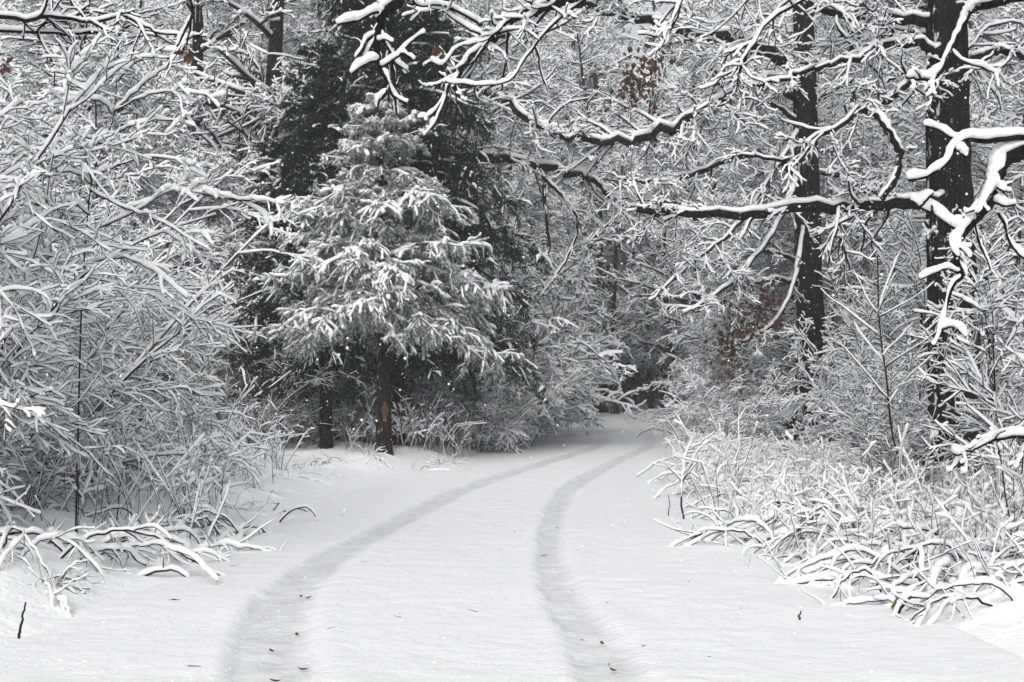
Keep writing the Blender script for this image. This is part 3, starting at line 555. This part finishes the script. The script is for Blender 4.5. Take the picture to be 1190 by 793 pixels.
# the sapling with paired side twigs
rng = np.random.default_rng(5); off = Z3(wx(92, 12.5), 12.5, gz1(wx(92, 12.5), 12.5))
A = catmull([px(88, 620, 12.5), px(92, 450, 12.5), px(96, 330, 12.5), px(106, 215, 12.5), px(122, 165, 12.5), px(133, 130, 12.5), px(137, 55, 12.5)], 30)[None] - off
RA = np.linspace(0.009, 0.004, 30)[None]; w = MB(); s = MB(); w.tube(A, RA, 8)
for ep in ([(133, 130), (165, 100), (185, 84), (205, 76)], [(133, 130), (160, 115), (200, 106), (243, 112)], [(130, 133), (115, 117), (85, 117), (50, 125)], [(124, 160), (150, 148), (190, 140), (228, 148)],
           [(120, 168), (90, 160), (55, 170), (20, 168)], [(108, 205), (130, 195), (180, 183), (245, 196)], [(108, 215), (80, 200), (40, 205), (0, 205)], [(106, 222), (140, 240), (180, 255), (240, 290)],
           [(104, 250), (80, 235), (40, 240), (0, 262)], [(102, 270), (150, 250), (200, 222), (235, 226)], [(235, 226), (270, 232), (300, 234), (330, 238)], [(137, 95), (150, 80), (172, 62), (180, 40)],
           [(106, 215), (102, 190), (92, 165), (84, 150)], [(98, 310), (130, 300), (170, 310), (215, 345)], [(98, 320), (70, 300), (30, 300), (-10, 320)]):
    B = catmull([px(x, y, 12.5 - 0.25 * j) for j, (x, y) in enumerate(ep)], 16)[None] - off; B[0, 1:] += rng.normal(0, .006, (15, 3)); RB = np.linspace(0.008, 0.003, 16)[None]
    C_, RC = spawn(B, RB, rng, 5, 0.3, 1, 35, 10, (0.15, 0.5), 0.4, 8, 0.08, -0.02, 0.7, 0.003, 0.6); E, RE = spawn(C_, RC, rng, 1.5, 0.3, 1, 35, 10, (0.1, 0.25), 0.4, 6, 0.08, -0.02, 0.7, 0.003, 0.6)
    for P, Q in ((B, RB), (C_, RC), (E, RE)): w.tube(P, Q, 4); s.snow(P, Q, 0.037, rng, 6, 0.03)
e = place("sapling", [("stem", w.mesh("stem", twig_bark), [("snow_load", s.mesh("snow_load", snow_m))])], off[0], off[1], "young tree with a slender dark stem and paired snowy side twigs in the hazels", "sapling", z=off[2])

# ------------------------------------------------------------------ saplings and shrubs on the other side
br = [arc_shrub(61 + i, 6, 3.5, 0.3, 11, -0.008, 0.013, 0.029, 17, 6, 1.5, 0.05, bl=(.12,.32)) for i in range(2)]
for i, (p, d, v, s, lb) in enumerate([
        (1022, 17.0, 0, 0.66, "bushy sapling with upswept white twigs between the two dark oak trunks"),
        (1036, 16.0, 1, 0.55, "bushy sapling in front of the foot of the thickest oak"),
        (1190, 15.0, 0, 0.9, "bushy sapling beside the foot of the thickest oak, under the forked bough"),
        (1205, 12.8, 1, 0.85, "bushy sapling cut off by the picture's edge, behind the tall dry stalks"),
        (1034, 21.5, 1, 0.9, "bushy sapling close to the foot of the oak with brown leaves"),
        (1110, 22.0, 0, 1.25, "taller bushy sapling behind the thickest oak's trunk"),
        (1185, 20.0, 1, 1.3, "taller bushy sapling out beyond the thickest oak, twigs white")]):
    place("bushy_sapling", br[v], wx(p, d), d, lb, "sapling", "bushy saplings round the oaks", rz=1 + i * 2.1, s=s)
ms = [arc_shrub(71 + i, 15, 3.2, 0.5, 24, -0.075, 0.013, 0.042, 14, 6.5, 2.0, 0.08, 0.05) for i in range(3)]
dk = arc_shrub(81, 12, 3.0, 0.6, 34, -0.05, 0.012, 0.014, 12, 6, 2, 0.1, 0.35)
for i, (p, d, v, s, lb) in enumerate([
        (586, 31.5, 0, 1.15, "snow-white shrub just past the snow-coated spruce, beside the inner wheel rut"), (588, 36, 1, 1.3, "snow-white shrub in the middle of the row at the road bend"),
        (598, 41, 2, 1.4, "snow-white shrub reaching out furthest over the road bend"), (600, 49, 0, 1.4, "snow-white shrub last in the row, where the road fades"),
        (556, 34, 2, 1.6, "snow-white shrub tucked behind the snow-coated spruce's road side"), (575, 39, 1, 1.9, "tall snow-white shrub behind the row at the road bend"),
        (556, 29.5, 1, 0.7, "small snow-white shrub with dark stems at the road's inner edge"),
        (862, 30.5, 0, 0.7, "snow-white shrub under the lowest hanging brown leaves"), (846, 27, 2, 0.55, "snow-white shrub by the oak with brown leaves, nearest the road"),
        (885, 34, 1, 1.0, "snow-white shrub behind the brown leaves, over the road's outer edge"), (1010, 25, 1, 0.8, "snow-white shrub beyond the bushy saplings, between the two oak trunks"),
        (885, 41, 2, 1.15, "tall snow-white shrub far along the road's outer edge"), (882, 49, 0, 1.2, "snow-white shrub farthest along the road's outer edge")]):
    place("snowy_shrub", ms[v], wx(p, d), d, lb, "shrub", "snow-white shrubs along the road", rz=i * 1.9, s=s)
for i, (p, d, s) in enumerate([(330, 29, 1.1), (290, 27, 1.0), (410, 31, 1.2), (500, 30, 1.1), (540, 29, 0.9), (480, 31, 0.7), (360, 32, 1.3), (250, 30, 1.3), (440, 33, 1.4), (560, 32, 1.3)]):
    place("bare_shrub", dk, wx(p, d), d, "thin dark shrub with little snow in the shelter under the spruces", "shrub", "sheltered shrubs under the spruces", rz=i * 2.3, s=s)

# ------------------------------------------------------------------ wood behind: trees with trunks one can tell apart, then the rest
tall = [forest_tree(91 + i, 15, 0.22, 2.5, 46, (1.6, 4.2), 62, 0.048, -0.03, 8, 6, 1.2, oak_bark) for i in range(3)]
slim = [forest_tree(95 + i, 11.5, 0.085, 1.0, 44, (1.2, 3.2), 58, 0.039, -0.035, 10, 7, 1.5, grey_bark) for i in range(4)]
young = [forest_tree(101 + i, 6.5, 0.05, 0.5, 40, (0.9, 2.3), 55, 0.038, -0.045, 10, 7, 1.4, grey_bark) for i in range(3)]
for i, (p, d, v, s, lb) in enumerate([
        (322, 31, 0, 1.2, "dark trunk standing clear of the spruces, on their hazel side"), (192, 36, 1, 1.15, "thick dark trunk high above the hazel thicket, below the dangling leaf"),
        (375, 34, 2, 0.8, "slim dark trunk close beside the tall dark spruce, on its hazel side"), (992, 38, 0, 1.1, "dark trunk between the two oaks, farther back"),
        (110, 33, 2, 0.9, "dark trunk glimpsed through the tops of the hazels"), (1165, 33, 1, 1.0, "dark trunk beyond the thickest oak, glimpsed through white twigs"),
        (700, 62, 1, 1.1, "tall trunk over the row of white shrubs at the road bend"), (822, 52, 2, 1.0, "tall tree beyond the brown leaves, over the road's outer edge"), (545, 45, 1, 1.1, "tall tree whose top shows past the spruces' road side")]):
    place("tall_tree", tall[v], wx(p, d), d, lb, "tree", "tall trees among the thicket", rz=i * 2.2, s=s)
for i, (p, d, s) in enumerate([(715, 60, 0.75), (728, 64, 0.8), (757, 62, 0.7), (772, 66, 0.85), (788, 60, 0.8), (800, 64, 0.75), (742, 70, 0.9), (690, 66, 0.9)]):
    place("slim_tree", tall[i % 3], wx(p, d), d, "slim dark trunk in the haze at the far end of the road", "tree", "slim trunks where the road ends", rz=i * 1.3, s=s)
for i, (p, d, v, s) in enumerate([(150, 58, 0, 1.35), (330, 60, 1, 1.3), (610, 66, 2, 1.35), (650, 70, 0, 1.45), (585, 72, 1, 1.45), (880, 62, 2, 1.35), (930, 66, 0, 1.4), (40, 60, 2, 1.3), (1060, 60, 1, 1.35), (225, 64, 2, 1.4), (748, 78, 0, 1.6), (722, 70, 1, 1.5), (705, 80, 2, 1.6)]):
    place("tall_tree", tall[v], wx(p, d), d, "tall bare tree of the far wood, closing the gaps of sky between the tops", "tree", "tall trees of the far wood", rz=i * 1.7, s=s)
fs = spruce(14, 11, 0.15, 1.2, 2.4, 120, 0.05, 0.16, 0.2, 8, (0.4, 0.9), 7, False, needle_m)
for i, (p, d, s) in enumerate([(700, 72, 1.0), (735, 76, 1.15), (765, 80, 1.25), (795, 74, 1.0), (825, 72, 1.1), (665, 68, 1.0), (750, 88, 1.4), (715, 84, 1.3), (785, 90, 1.4), (640, 74, 1.15), (850, 80, 1.2), (680, 90, 1.4)]):
    place("spruce_tree", fs, wx(p, d), d, "dark spruce blurred by the falling snow beyond the road's end", "tree", "spruces beyond the road's end", rz=i * 1.1, s=s)
rs_ = random.Random(7); placed = []
def scatter(n, p0, p1, d0, d1, kinds, sp, clear, lab, cat, name, group, s0=0.85, s1=1.2):
    k = 0; tries = 0
    clearw = [(322, 31, 0.9), (944, 30, 1.3), (1112, 18.7, 1.0), (446, 25.7, 2.0), (745, 66, 1.6)]
    while k < n and tries < n * 60:
        tries += 1; d = math.sqrt(rs_.uniform(d0 * d0, d1 * d1)); x = wx(rs_.uniform(p0, p1), d)
        if float(off_road(np.array([x]), np.array([d]))[0]) < clear or any((x - a) ** 2 + (d - b_) ** 2 < sp * sp for a, b_ in placed): continue
        if any(d < dd and abs(595 + x * F / d - pp) < 20 + cw * F / d for pp, dd, cw in clearw): continue
        placed.append((x, d)); k += 1
        sc = rs_.uniform(s0, s1)
        if name == 'slim_tree': sc = max(sc, (0.27 * d + 2) / 11.5 * rs_.uniform(0.85, 1.05))
        place(name, rs_.choice(kinds), x, d, lab, cat, group, rs_.uniform(0, 6.28), sc)
scatter(34, -60, 560, 31, 66, slim, 1.9, 2.2, "bare slim tree, its crown all snow, in the wood behind hazels and spruces", "tree", "slim_tree", "slim trees behind the hazels and spruces")
scatter(23, 800, 1260, 29, 66, slim, 1.9, 2.2, "bare slim tree, its crown all snow, in the wood behind the oaks", "tree", "slim_tree", "slim trees behind the oaks")
scatter(13, 500, 680, 50, 84, slim, 1.9, 2.4, "bare slim white-crowned tree in the wood over the white shrub row", "tree", "slim_tree", "slim trees over the white shrub row")
scatter(34, -60, 420, 27, 48, young, 1.6, 1.8, "low young tree bowed with snow behind hazels and spruces", "tree", "young_tree", "young trees behind the hazels")
scatter(30, 850, 1260, 22, 48, young, 1.6, 1.8, "low young tree bowed with snow round the oaks", "tree", "young_tree", "young trees round the oaks")
scatter(9, 540, 670, 40, 60, young, 1.8, 1.6, "low young tree bowed with snow over the white shrub row", "tree", "young_tree", "young trees over the white shrub row")
scatter(8, 790, 860, 58, 76, young, 1.8, 1.2, "low young tree, pale in the haze at the road's end", "tree", "young_tree", "young trees at the road's end", .7, 1.0)

# ------------------------------------------------------------------ bent brambles under thick snow
def bramble(seed, n, L, hgt, rad, snow):
    rng = np.random.default_rng(seed); a = rng.uniform(0, 6.283, n); rr = rad * np.sqrt(rng.random(n)); a2 = rng.uniform(0, 6.283, n)
    N = 26
    S = np.stack([rr * np.cos(a), rr * np.sin(a), np.full(n, -0.06)], 1); Ln = rng.uniform(0.4, 1.35, n) * L; H = rng.uniform(0.1, 1.15, n) * hgt
    t = np.linspace(0, 1, N)[None, :]; run = Ln[:, None] * (t ** 0.9); z = H[:, None] * np.sin(math.pi * t ** rng.uniform(.6, 1.1, (n, 1))) - 0.17 * t
    P = np.stack([S[:, :1] + np.cos(a2)[:, None] * run, S[:, 1:2] + np.sin(a2)[:, None] * run, S[:, 2:] + z], -1)
    P += np.cumsum(rng.normal(0, 0.009, P.shape), 1); Q = taper(rng.uniform(.004, .009, n), N, 0.6)
    B, RB = spawn(P, Q, rng, 3.0, 0.1, 0.85, 42, 16, (0.12, 0.5), 0.3, 10, 0.12, -0.10, 0.8, 0.0035, 0.6); U, RU = spawn(P, Q, rng, 2.0, 0.1, 0.8, 55, 20, (0.15, 0.5), 0.3, 8, 0.12, 0.05, 0.6, 0.0028, 0.1, zb=0.7)
    C_, RC = spawn(B, RB, rng, 2.2, 0.2, 0.95, 45, 16, (0.06, 0.22), 0.3, 6, 0.12, -0.03, 0.8, 0.003, 0.4)
    w = MB(); s = MB(); w.tube(P, Q, 5); w.tube(B, RB, 4); w.tube(U, RU, 3); w.tube(C_, RC, 3)
    big = rng.random(n) < 0.5
    s.snow(P[big], Q[big], snow, rng, 8, 0.07, 1.2); s.snow(P[~big], Q[~big], snow * .55, rng, 7, 0.10, 1.2); s.snow(B, RB, snow * .6, rng, 6, 0.12); s.snow(C_, RC, snow * .45, rng, 6, .15); s.snow(U, RU, snow * .35, rng, 5, .25)
    return [("canes", w.mesh("canes", twig_bark), [("snow_load", s.mesh("snow_load", snow_m))])]
bm_ = [bramble(111 + i, 32, 1.0, 0.30, 0.75, 0.045) for i in range(4)]
lowb = [bramble(117 + i, 11, 0.8, 0.2, 0.35, 0.045) for i in range(2)]
spots = []
for i, (p, y_) in enumerate([(1000, 655), (1060, 650), (1120, 660), (1180, 670), (960, 630), (1030, 625), (1095, 625), (1160, 630), (925, 610), (985, 600), (1050, 602), (1115, 600), (1175, 605),
                             (890, 592), (940, 585), (1000, 582), (1070, 585), (1140, 588), (855, 575), (905, 568), (960, 566), (1025, 568), (820, 560), (870, 553), (930, 550), (1085, 570), (1215, 690), (1220, 640),
                             (850, 540), (900, 535), (815, 535), (1090, 690), (1165, 700)]):
    p += 38 * min(1, max(0, (625 - y_) / 40)); d = CAM_H * F / (y_ - HOR); spots.append((p, d))
    place("bramble_clump", bm_[i % 4], wx(p, d), d, "bramble bent into hoops under thick snow in the bank below the oaks", "bramble", "snowed-under brambles below the oaks", rz=i * 1.37, s=0.85 + 0.3 * ((i * 37) % 10) / 10, z=gz1(wx(p, d), d) - 0.09)
for i, (p, y_, v, s, lb) in enumerate([
        (205, 626, 0, 1.0, "bramble clump arched flat under snow at the road side of the hazels"), (190, 642, 1, 1.1, "low hooped bramble just in front of the arched bramble clump"),
        (60, 690, 0, 0.75, "bramble with bowed canes in the corner below the nearest hazel"), (20, 668, 1, 1.1, "thick snowed bramble right under the nearest hazel"), (120, 640, 1, 0.8, "single-hooped bramble between the dark stump twig and the hazels")]):
    d = CAM_H * F / (y_ - HOR)
    place("bramble_clump", (bm_ if i in (0, 3) else lowb)[v], wx(p, d), d, lb, "bramble", "brambles below the hazels", rz=0.6 + i, s=s)
for i, (p, y_) in enumerate([(280, 585), (310, 570), (335, 560), (300, 600), (255, 600), (350, 548), (270, 565), (395, 548), (430, 545), (480, 545), (520, 540), (235, 590)]):
    d = CAM_H * F / (y_ - HOR)
    place("bramble_clump", lowb[i % 2], wx(p, d), d, "low bent bramble poking from the snow along the edge before the spruces", "bramble", "low brambles before the spruces", rz=i * 1.9, s=0.7 + .06 * (i % 4))
for i, (p, y_) in enumerate([(772, 491), (812, 497), (822, 503), (818, 510)]):
    d = CAM_H * F / (y_ - HOR)
    place("snowy_bush", bm_[i % 4], wx(p, d), d, "round snowed-under bush at the outer edge where the road fades", "bush", "round bushes where the road fades", rz=i * 1.9, s=1.1, sz=1.5)

# ------------------------------------------------------------------ dry stalks (nobody could count them)
def stalks(name, boxes, seed, hgt, r, m):
    rng = np.random.default_rng(seed); w = MB(); s = MB()
    for (p0, p1, d0, d1, n) in boxes:
        d = np.sqrt(rng.uniform(d0 * d0, d1 * d1, n)); x = wx(rng.uniform(p0, p1, n), d); ok = off_road(x, d) > 0.15; x, d = x[ok], d[ok]; k = len(x)
        S = np.stack([x, d, ground_z(x, d) - 0.03], 1); D = unit(np.stack([rng.normal(0, .22, k), rng.normal(0, .22, k), np.ones(k)], 1)); L = rng.uniform(*hgt, k)
        P = grow(S, D, L, 8, 0.07, -0.03, rng)
        bent = rng.random(k) < 0.35; P[bent, 5:] = P[bent, 4:5] + (P[bent, 5:] - P[bent, 4:5]) * np.array([1.6, 1.6, 0.15])
        Q = taper(rng.uniform(.6, 1.3, k) * r, 8, .5); w.tube(P, Q, 3)
        T, RT = spawn(P, Q, rng, 2.0, .4, 1, 40, 12, (.08, .3), .2, 5, .1, -.04, .7, .0015, .2)
        w.tube(T, RT, 3); s.snow(P, Q, 0.032, rng, 5, .2); s.snow(T, RT, 0.028, rng, 5, .1)
    o = tag(link(name, w.mesh(name, m)), kind='stuff'); link("snow_load", s.mesh("snow_load", snow_m), o)
stalks("dry_grass", [(800, 1000, 14, 24, 200), (940, 1240, 13, 18, 170), (1130, 1260, 9.5, 13, 110), (880, 1240, 10.5, 14, 130), (790, 860, 17, 30, 160)], 131, (0.2, 0.62), 0.004, straw_m)
stalks("tall_dry_weeds", [(1150, 1250, 9.8, 13, 26), (790, 860, 15, 20, 22), (900, 1100, 12.5, 15, 14)], 133, (0.6, 1.2), 0.005, straw_m)
stalks("dry_undergrowth", [(-80, 260, 12.5, 20, 520), (180, 330, 18, 26, 130), (400, 560, 26.2, 29, 220), (570, 680, 29, 40, 220)], 132, (0.4, 1.2), 0.0045, twig_bark)

# ------------------------------------------------------------------ single twigs standing out of the snow
def stick(pts, r, label, snow=0.0, seed=1, forks=0, name="twig", m=None, n=12):
    rng = np.random.default_rng(seed); P = catmull([px(*p) for p in pts], n)[None]; off = P[0, 0].copy(); P = P - off; P[0, 1:-1] += rng.normal(0, .004, (n - 2, 3))
    Q = np.linspace(r, r * .55, n)[None]; w = MB(); w.tube(P, Q, 6); B = None
    if forks:
        B, RB = spawn(P, Q, rng, forks, .3, .9, 45, 10, (-.3, -.6), .3, 7, .1, 0, .7, .002, .2); w.tube(B, RB, 4)
    c = np.array([P[0, -1]]); w.rings(np.repeat(c[None, None], 6, 2)) if False else None
    o = link(name, w.mesh(name, m or twig_bark), None, off); tag(o, label, "twig")
    if snow:
        s = MB(); s.snow(P, Q, snow, rng, 8)
        if B is not None: s.snow(B, RB, snow * .7, rng, 6)
        link("snow_load", s.mesh("snow_load", snow_m), o)
dg = lambda y: CAM_H * F / (y - HOR)
def gy_(y): return dg(y)
stick([(60, 646, 12.0), (60, 630, 12.0), (61, 616, 12.0), (60, 612, 12)], .012, "short dark forked stub upright in the snow under the hazels", 0, 2, 2)
stick([(81, 682, 10.3), (82, 672, 10.3), (81, 664, 10.3)], .014, "stubby black twig end under a snow hoop, low in the hazel corner", 0, 3)
stick([(22, 742, 8.3), (25, 722, 8.3), (30, 700, 8.3)], .009, "bare dark stick leaning in the open snow of the near corner", 0, 4)
stick([(930, 724, 8.8), (929, 716, 8.8), (931, 710, 8.8)], .007, "tiny lone twig upright in the smooth snow beside the outer road edge", 0, 5)
stick([(868, 645, 12.2), (877, 652, 12.1), (884, 662, 12.0), (887, 668, 11.9)], .010, "curved dark twig lying at the foot of the brambles by the road", 0.03, 6)
stick([(234, 645, 12.6), (245, 618, 12.8), (258, 590, 13), (268, 560, 13.2)], .012, "tall slanting cane beside the arched bramble clump", 0.02, 7)
stick([(160, 672, 10.9), (185, 664, 10.9), (205, 664, 10.9), (218, 673, 10.9)], .010, "low dark hoop of cane under a thick snow roll at the hazels' foot", 0.06, 8, 1)
stick([(65, 672, 11.2), (80, 648, 11.2), (100, 640, 11.2), (120, 650, 11.2), (128, 668, 11.2)], .008, "hooped cane with a slim snow roll standing before the hazels", 0.045, 9)
stick([(325, 607, 14.9), (335, 596, 14.9), (347, 590, 14.9), (358, 590, 14.9), (367, 601, 14.9)], .010, "broken dark twig bent like a tent at the road's inner edge", 0.025, 10, 1)
stick([(232, 587, 16.5), (268, 580, 16.5), (290, 590, 16.5), (312, 616, 15)], .010, "long bowed cane reaching from the hazels to the road", 0.05, 11)
stick([(190, 700, 9.7), (200, 698, 9.7), (208, 697, 9.7)], .010, "stub of cane barely showing from the smooth snow by the hazels", 0.0, 12)
stick([(1176, 700, 10.0), (1178, 650, 10.1), (1172, 600, 10.2), (1160, 520, 10.4)], .008, "tall dark stalk rising in front of the brambles near the picture's edge", 0, 13, 3)
stick([(795, 610, 15.2), (792, 570, 15.2), (797, 530, 15.4), (806, 508, 15.6)], .012, "upright dark stem standing alone at the outer road edge", 0.02, 14, 4)
stick([(777, 600, 15.6), (778, 585, 15.6), (777, 575, 15.6)], .006, "short stalk just beside the lone upright stem at the road", 0, 15)
stick([(1035, 730, 8.9), (1048, 705, 8.9), (1062, 690, 8.9)], .016, "slanting broken cane with a snow roll in front of the brambles", 0.05, 16, 2)
stick([(1040, 715, 9.1), (1039, 705, 9.1), (1041, 692, 9.1)], .014, "greenish mossy stub showing beside the slanting broken cane", 0.0, 17, 0, "mossy_stub", green_m)
stick([(1125, 750, 8.4), (1145, 745, 8.4), (1160, 748, 8.4)], .009, "flat twig in the snow at the near end of the bramble bank", 0.04, 18, 1)
stick([(1050, 545, 15.5), (1036, 500, 15.5), (1030, 440, 15.5), (1022, 380, 15.5), (1020, 300, 15.5)], .013, "thin dark pole stem rising among the bushy saplings between the oaks", 0.03, 19, 10)
# dead leaves lying in the ruts
def fallen_leaf(p, y_, seed):
    rng = np.random.default_rng(seed); d = dg(y_); x = wx(p, d); m = MB()
    a = rng.uniform(0, 6.28); L = 0.03 * rng.uniform(.7, 1.2); k = 7; t = np.linspace(0, 1, k); wd = 0.45 * L * np.sin(math.pi * np.clip(t, .04, .97)) ** 0.7
    cx = (t - .5) * 2 * L; zc = 0.012 + 0.02 * (t - .5) ** 2 * 4 * .6
    top = np.stack([np.stack([cx, wd, zc + wd * .5], -1), np.stack([cx, 0 * wd, zc], -1), np.stack([cx, -wd, zc + wd * .4], -1)], 1)
    rot = np.array([[math.cos(a), -math.sin(a), 0], [math.sin(a), math.cos(a), 0], [0, 0, 1]]); top = top @ rot.T
    i = np.arange(k - 1)[:, None] * 3; j = np.arange(2)[None]; m.add(top, np.stack([i + j, i + j + 1, i + j + 4, i + j + 3], -1))
    z = float(road_z(np.array([x]), np.array([d]))[0])
    o = link("fallen_leaf", m.mesh("fallen_leaf", leaf_m), None, (x, d, z)); tag(o, "tiny dead leaf lying on the packed snow of the wheel ruts", "leaf", "dead leaves in the wheel ruts")
for i, (p, y_) in enumerate([(358, 692), (352, 777), (316, 755), (350, 690), (632, 643), (648, 612), (713, 780), (700, 745), (320, 790), (345, 734)]): fallen_leaf(p, y_, 200 + i)

# ------------------------------------------------------------------ lumps of snow fallen from the branches, scraps of twig
rng = np.random.default_rng(77); n_ = 260; d = 6.3 + 24 * rng.random(n_) ** 1.6; x = wx(rng.uniform(-20, 1210, n_), d); hh = np.maximum(ground_z(x, d), np.where(off_road(x, d) < 0, road_z(x, d), -9))
a1 = np.linspace(0, 6.283, 8)[:-1]; prof = [(0.0, 1.1), (0.25, .95), (0.5, .6), (.6, .05)]
m = MB(); rr_ = rng.uniform(0.006, 0.018, n_); wob = rng.uniform(.7, 1.3, (n_, 4, 7))
ring = np.stack([np.stack([x[:, None, None] + rr_[:, None, None] * wob * np.array([q for _, q in prof])[None, :, None] * np.cos(a1), d[:, None, None] + rr_[:, None, None] * wob * np.array([q for _, q in prof])[None, :, None] * np.sin(a1),
        hh[:, None, None] - 0.004 + rr_[:, None, None] * np.array([h for h, _ in prof])[None, :, None] + 0 * wob], -1)], 0)[0]
m.rings(ring); tag(link("fallen_snow_crumbs", m.mesh("fallen_snow_crumbs", ground_m)), kind='stuff')
n_ = 70; d = 6.4 + 22 * rng.random(n_) ** 1.4; x = wx(rng.uniform(0, 1190, n_), d); hh = np.maximum(ground_z(x, d), np.where(off_road(x, d) < 0, road_z(x, d), -9)); a = rng.uniform(0, 6.28, n_)
P = grow(np.stack([x, d, hh + 0.002], 1), np.stack([np.cos(a), np.sin(a), rng.uniform(-.05, .12, n_)], 1), rng.uniform(.02, .10, n_), 5, .12, 0, rng)
m = MB(); m.tube(P, taper(rng.uniform(.0012, .003, n_), 5, .5), 4); tag(link("twig_litter", m.mesh("twig_litter", twig_bark)), kind='stuff')

# ------------------------------------------------------------------ falling snow
rng = np.random.default_rng(99); N = 3600; d = rng.uniform(5, 34, N) ; x = wx(rng.uniform(-60, 1250, N), d); z = CAM_H + (HOR - rng.uniform(-40, 800, N)) * d / F
ok = z > 0.15; C_ = np.stack([x, d, z], 1)[ok]; r = rng.uniform(0.003, 0.0075, len(C_))[:, None, None]
octa = np.array([[1, 0, 0], [-1, 0, 0], [0, 1, 0], [0, -1, 0], [0, 0, 1], [0, 0, -1]], float)[None]
m = MB(); o_ = np.arange(len(C_))[:, None, None] * 6
m.add(C_[:, None] + octa * r, None, o_ + np.array([[0, 2, 4], [2, 1, 4], [1, 3, 4], [3, 0, 4], [2, 0, 5], [1, 2, 5], [3, 1, 5], [0, 3, 5]])[None])
tag(link("falling_snow", m.mesh("falling_snow", snow_m)), kind='stuff')
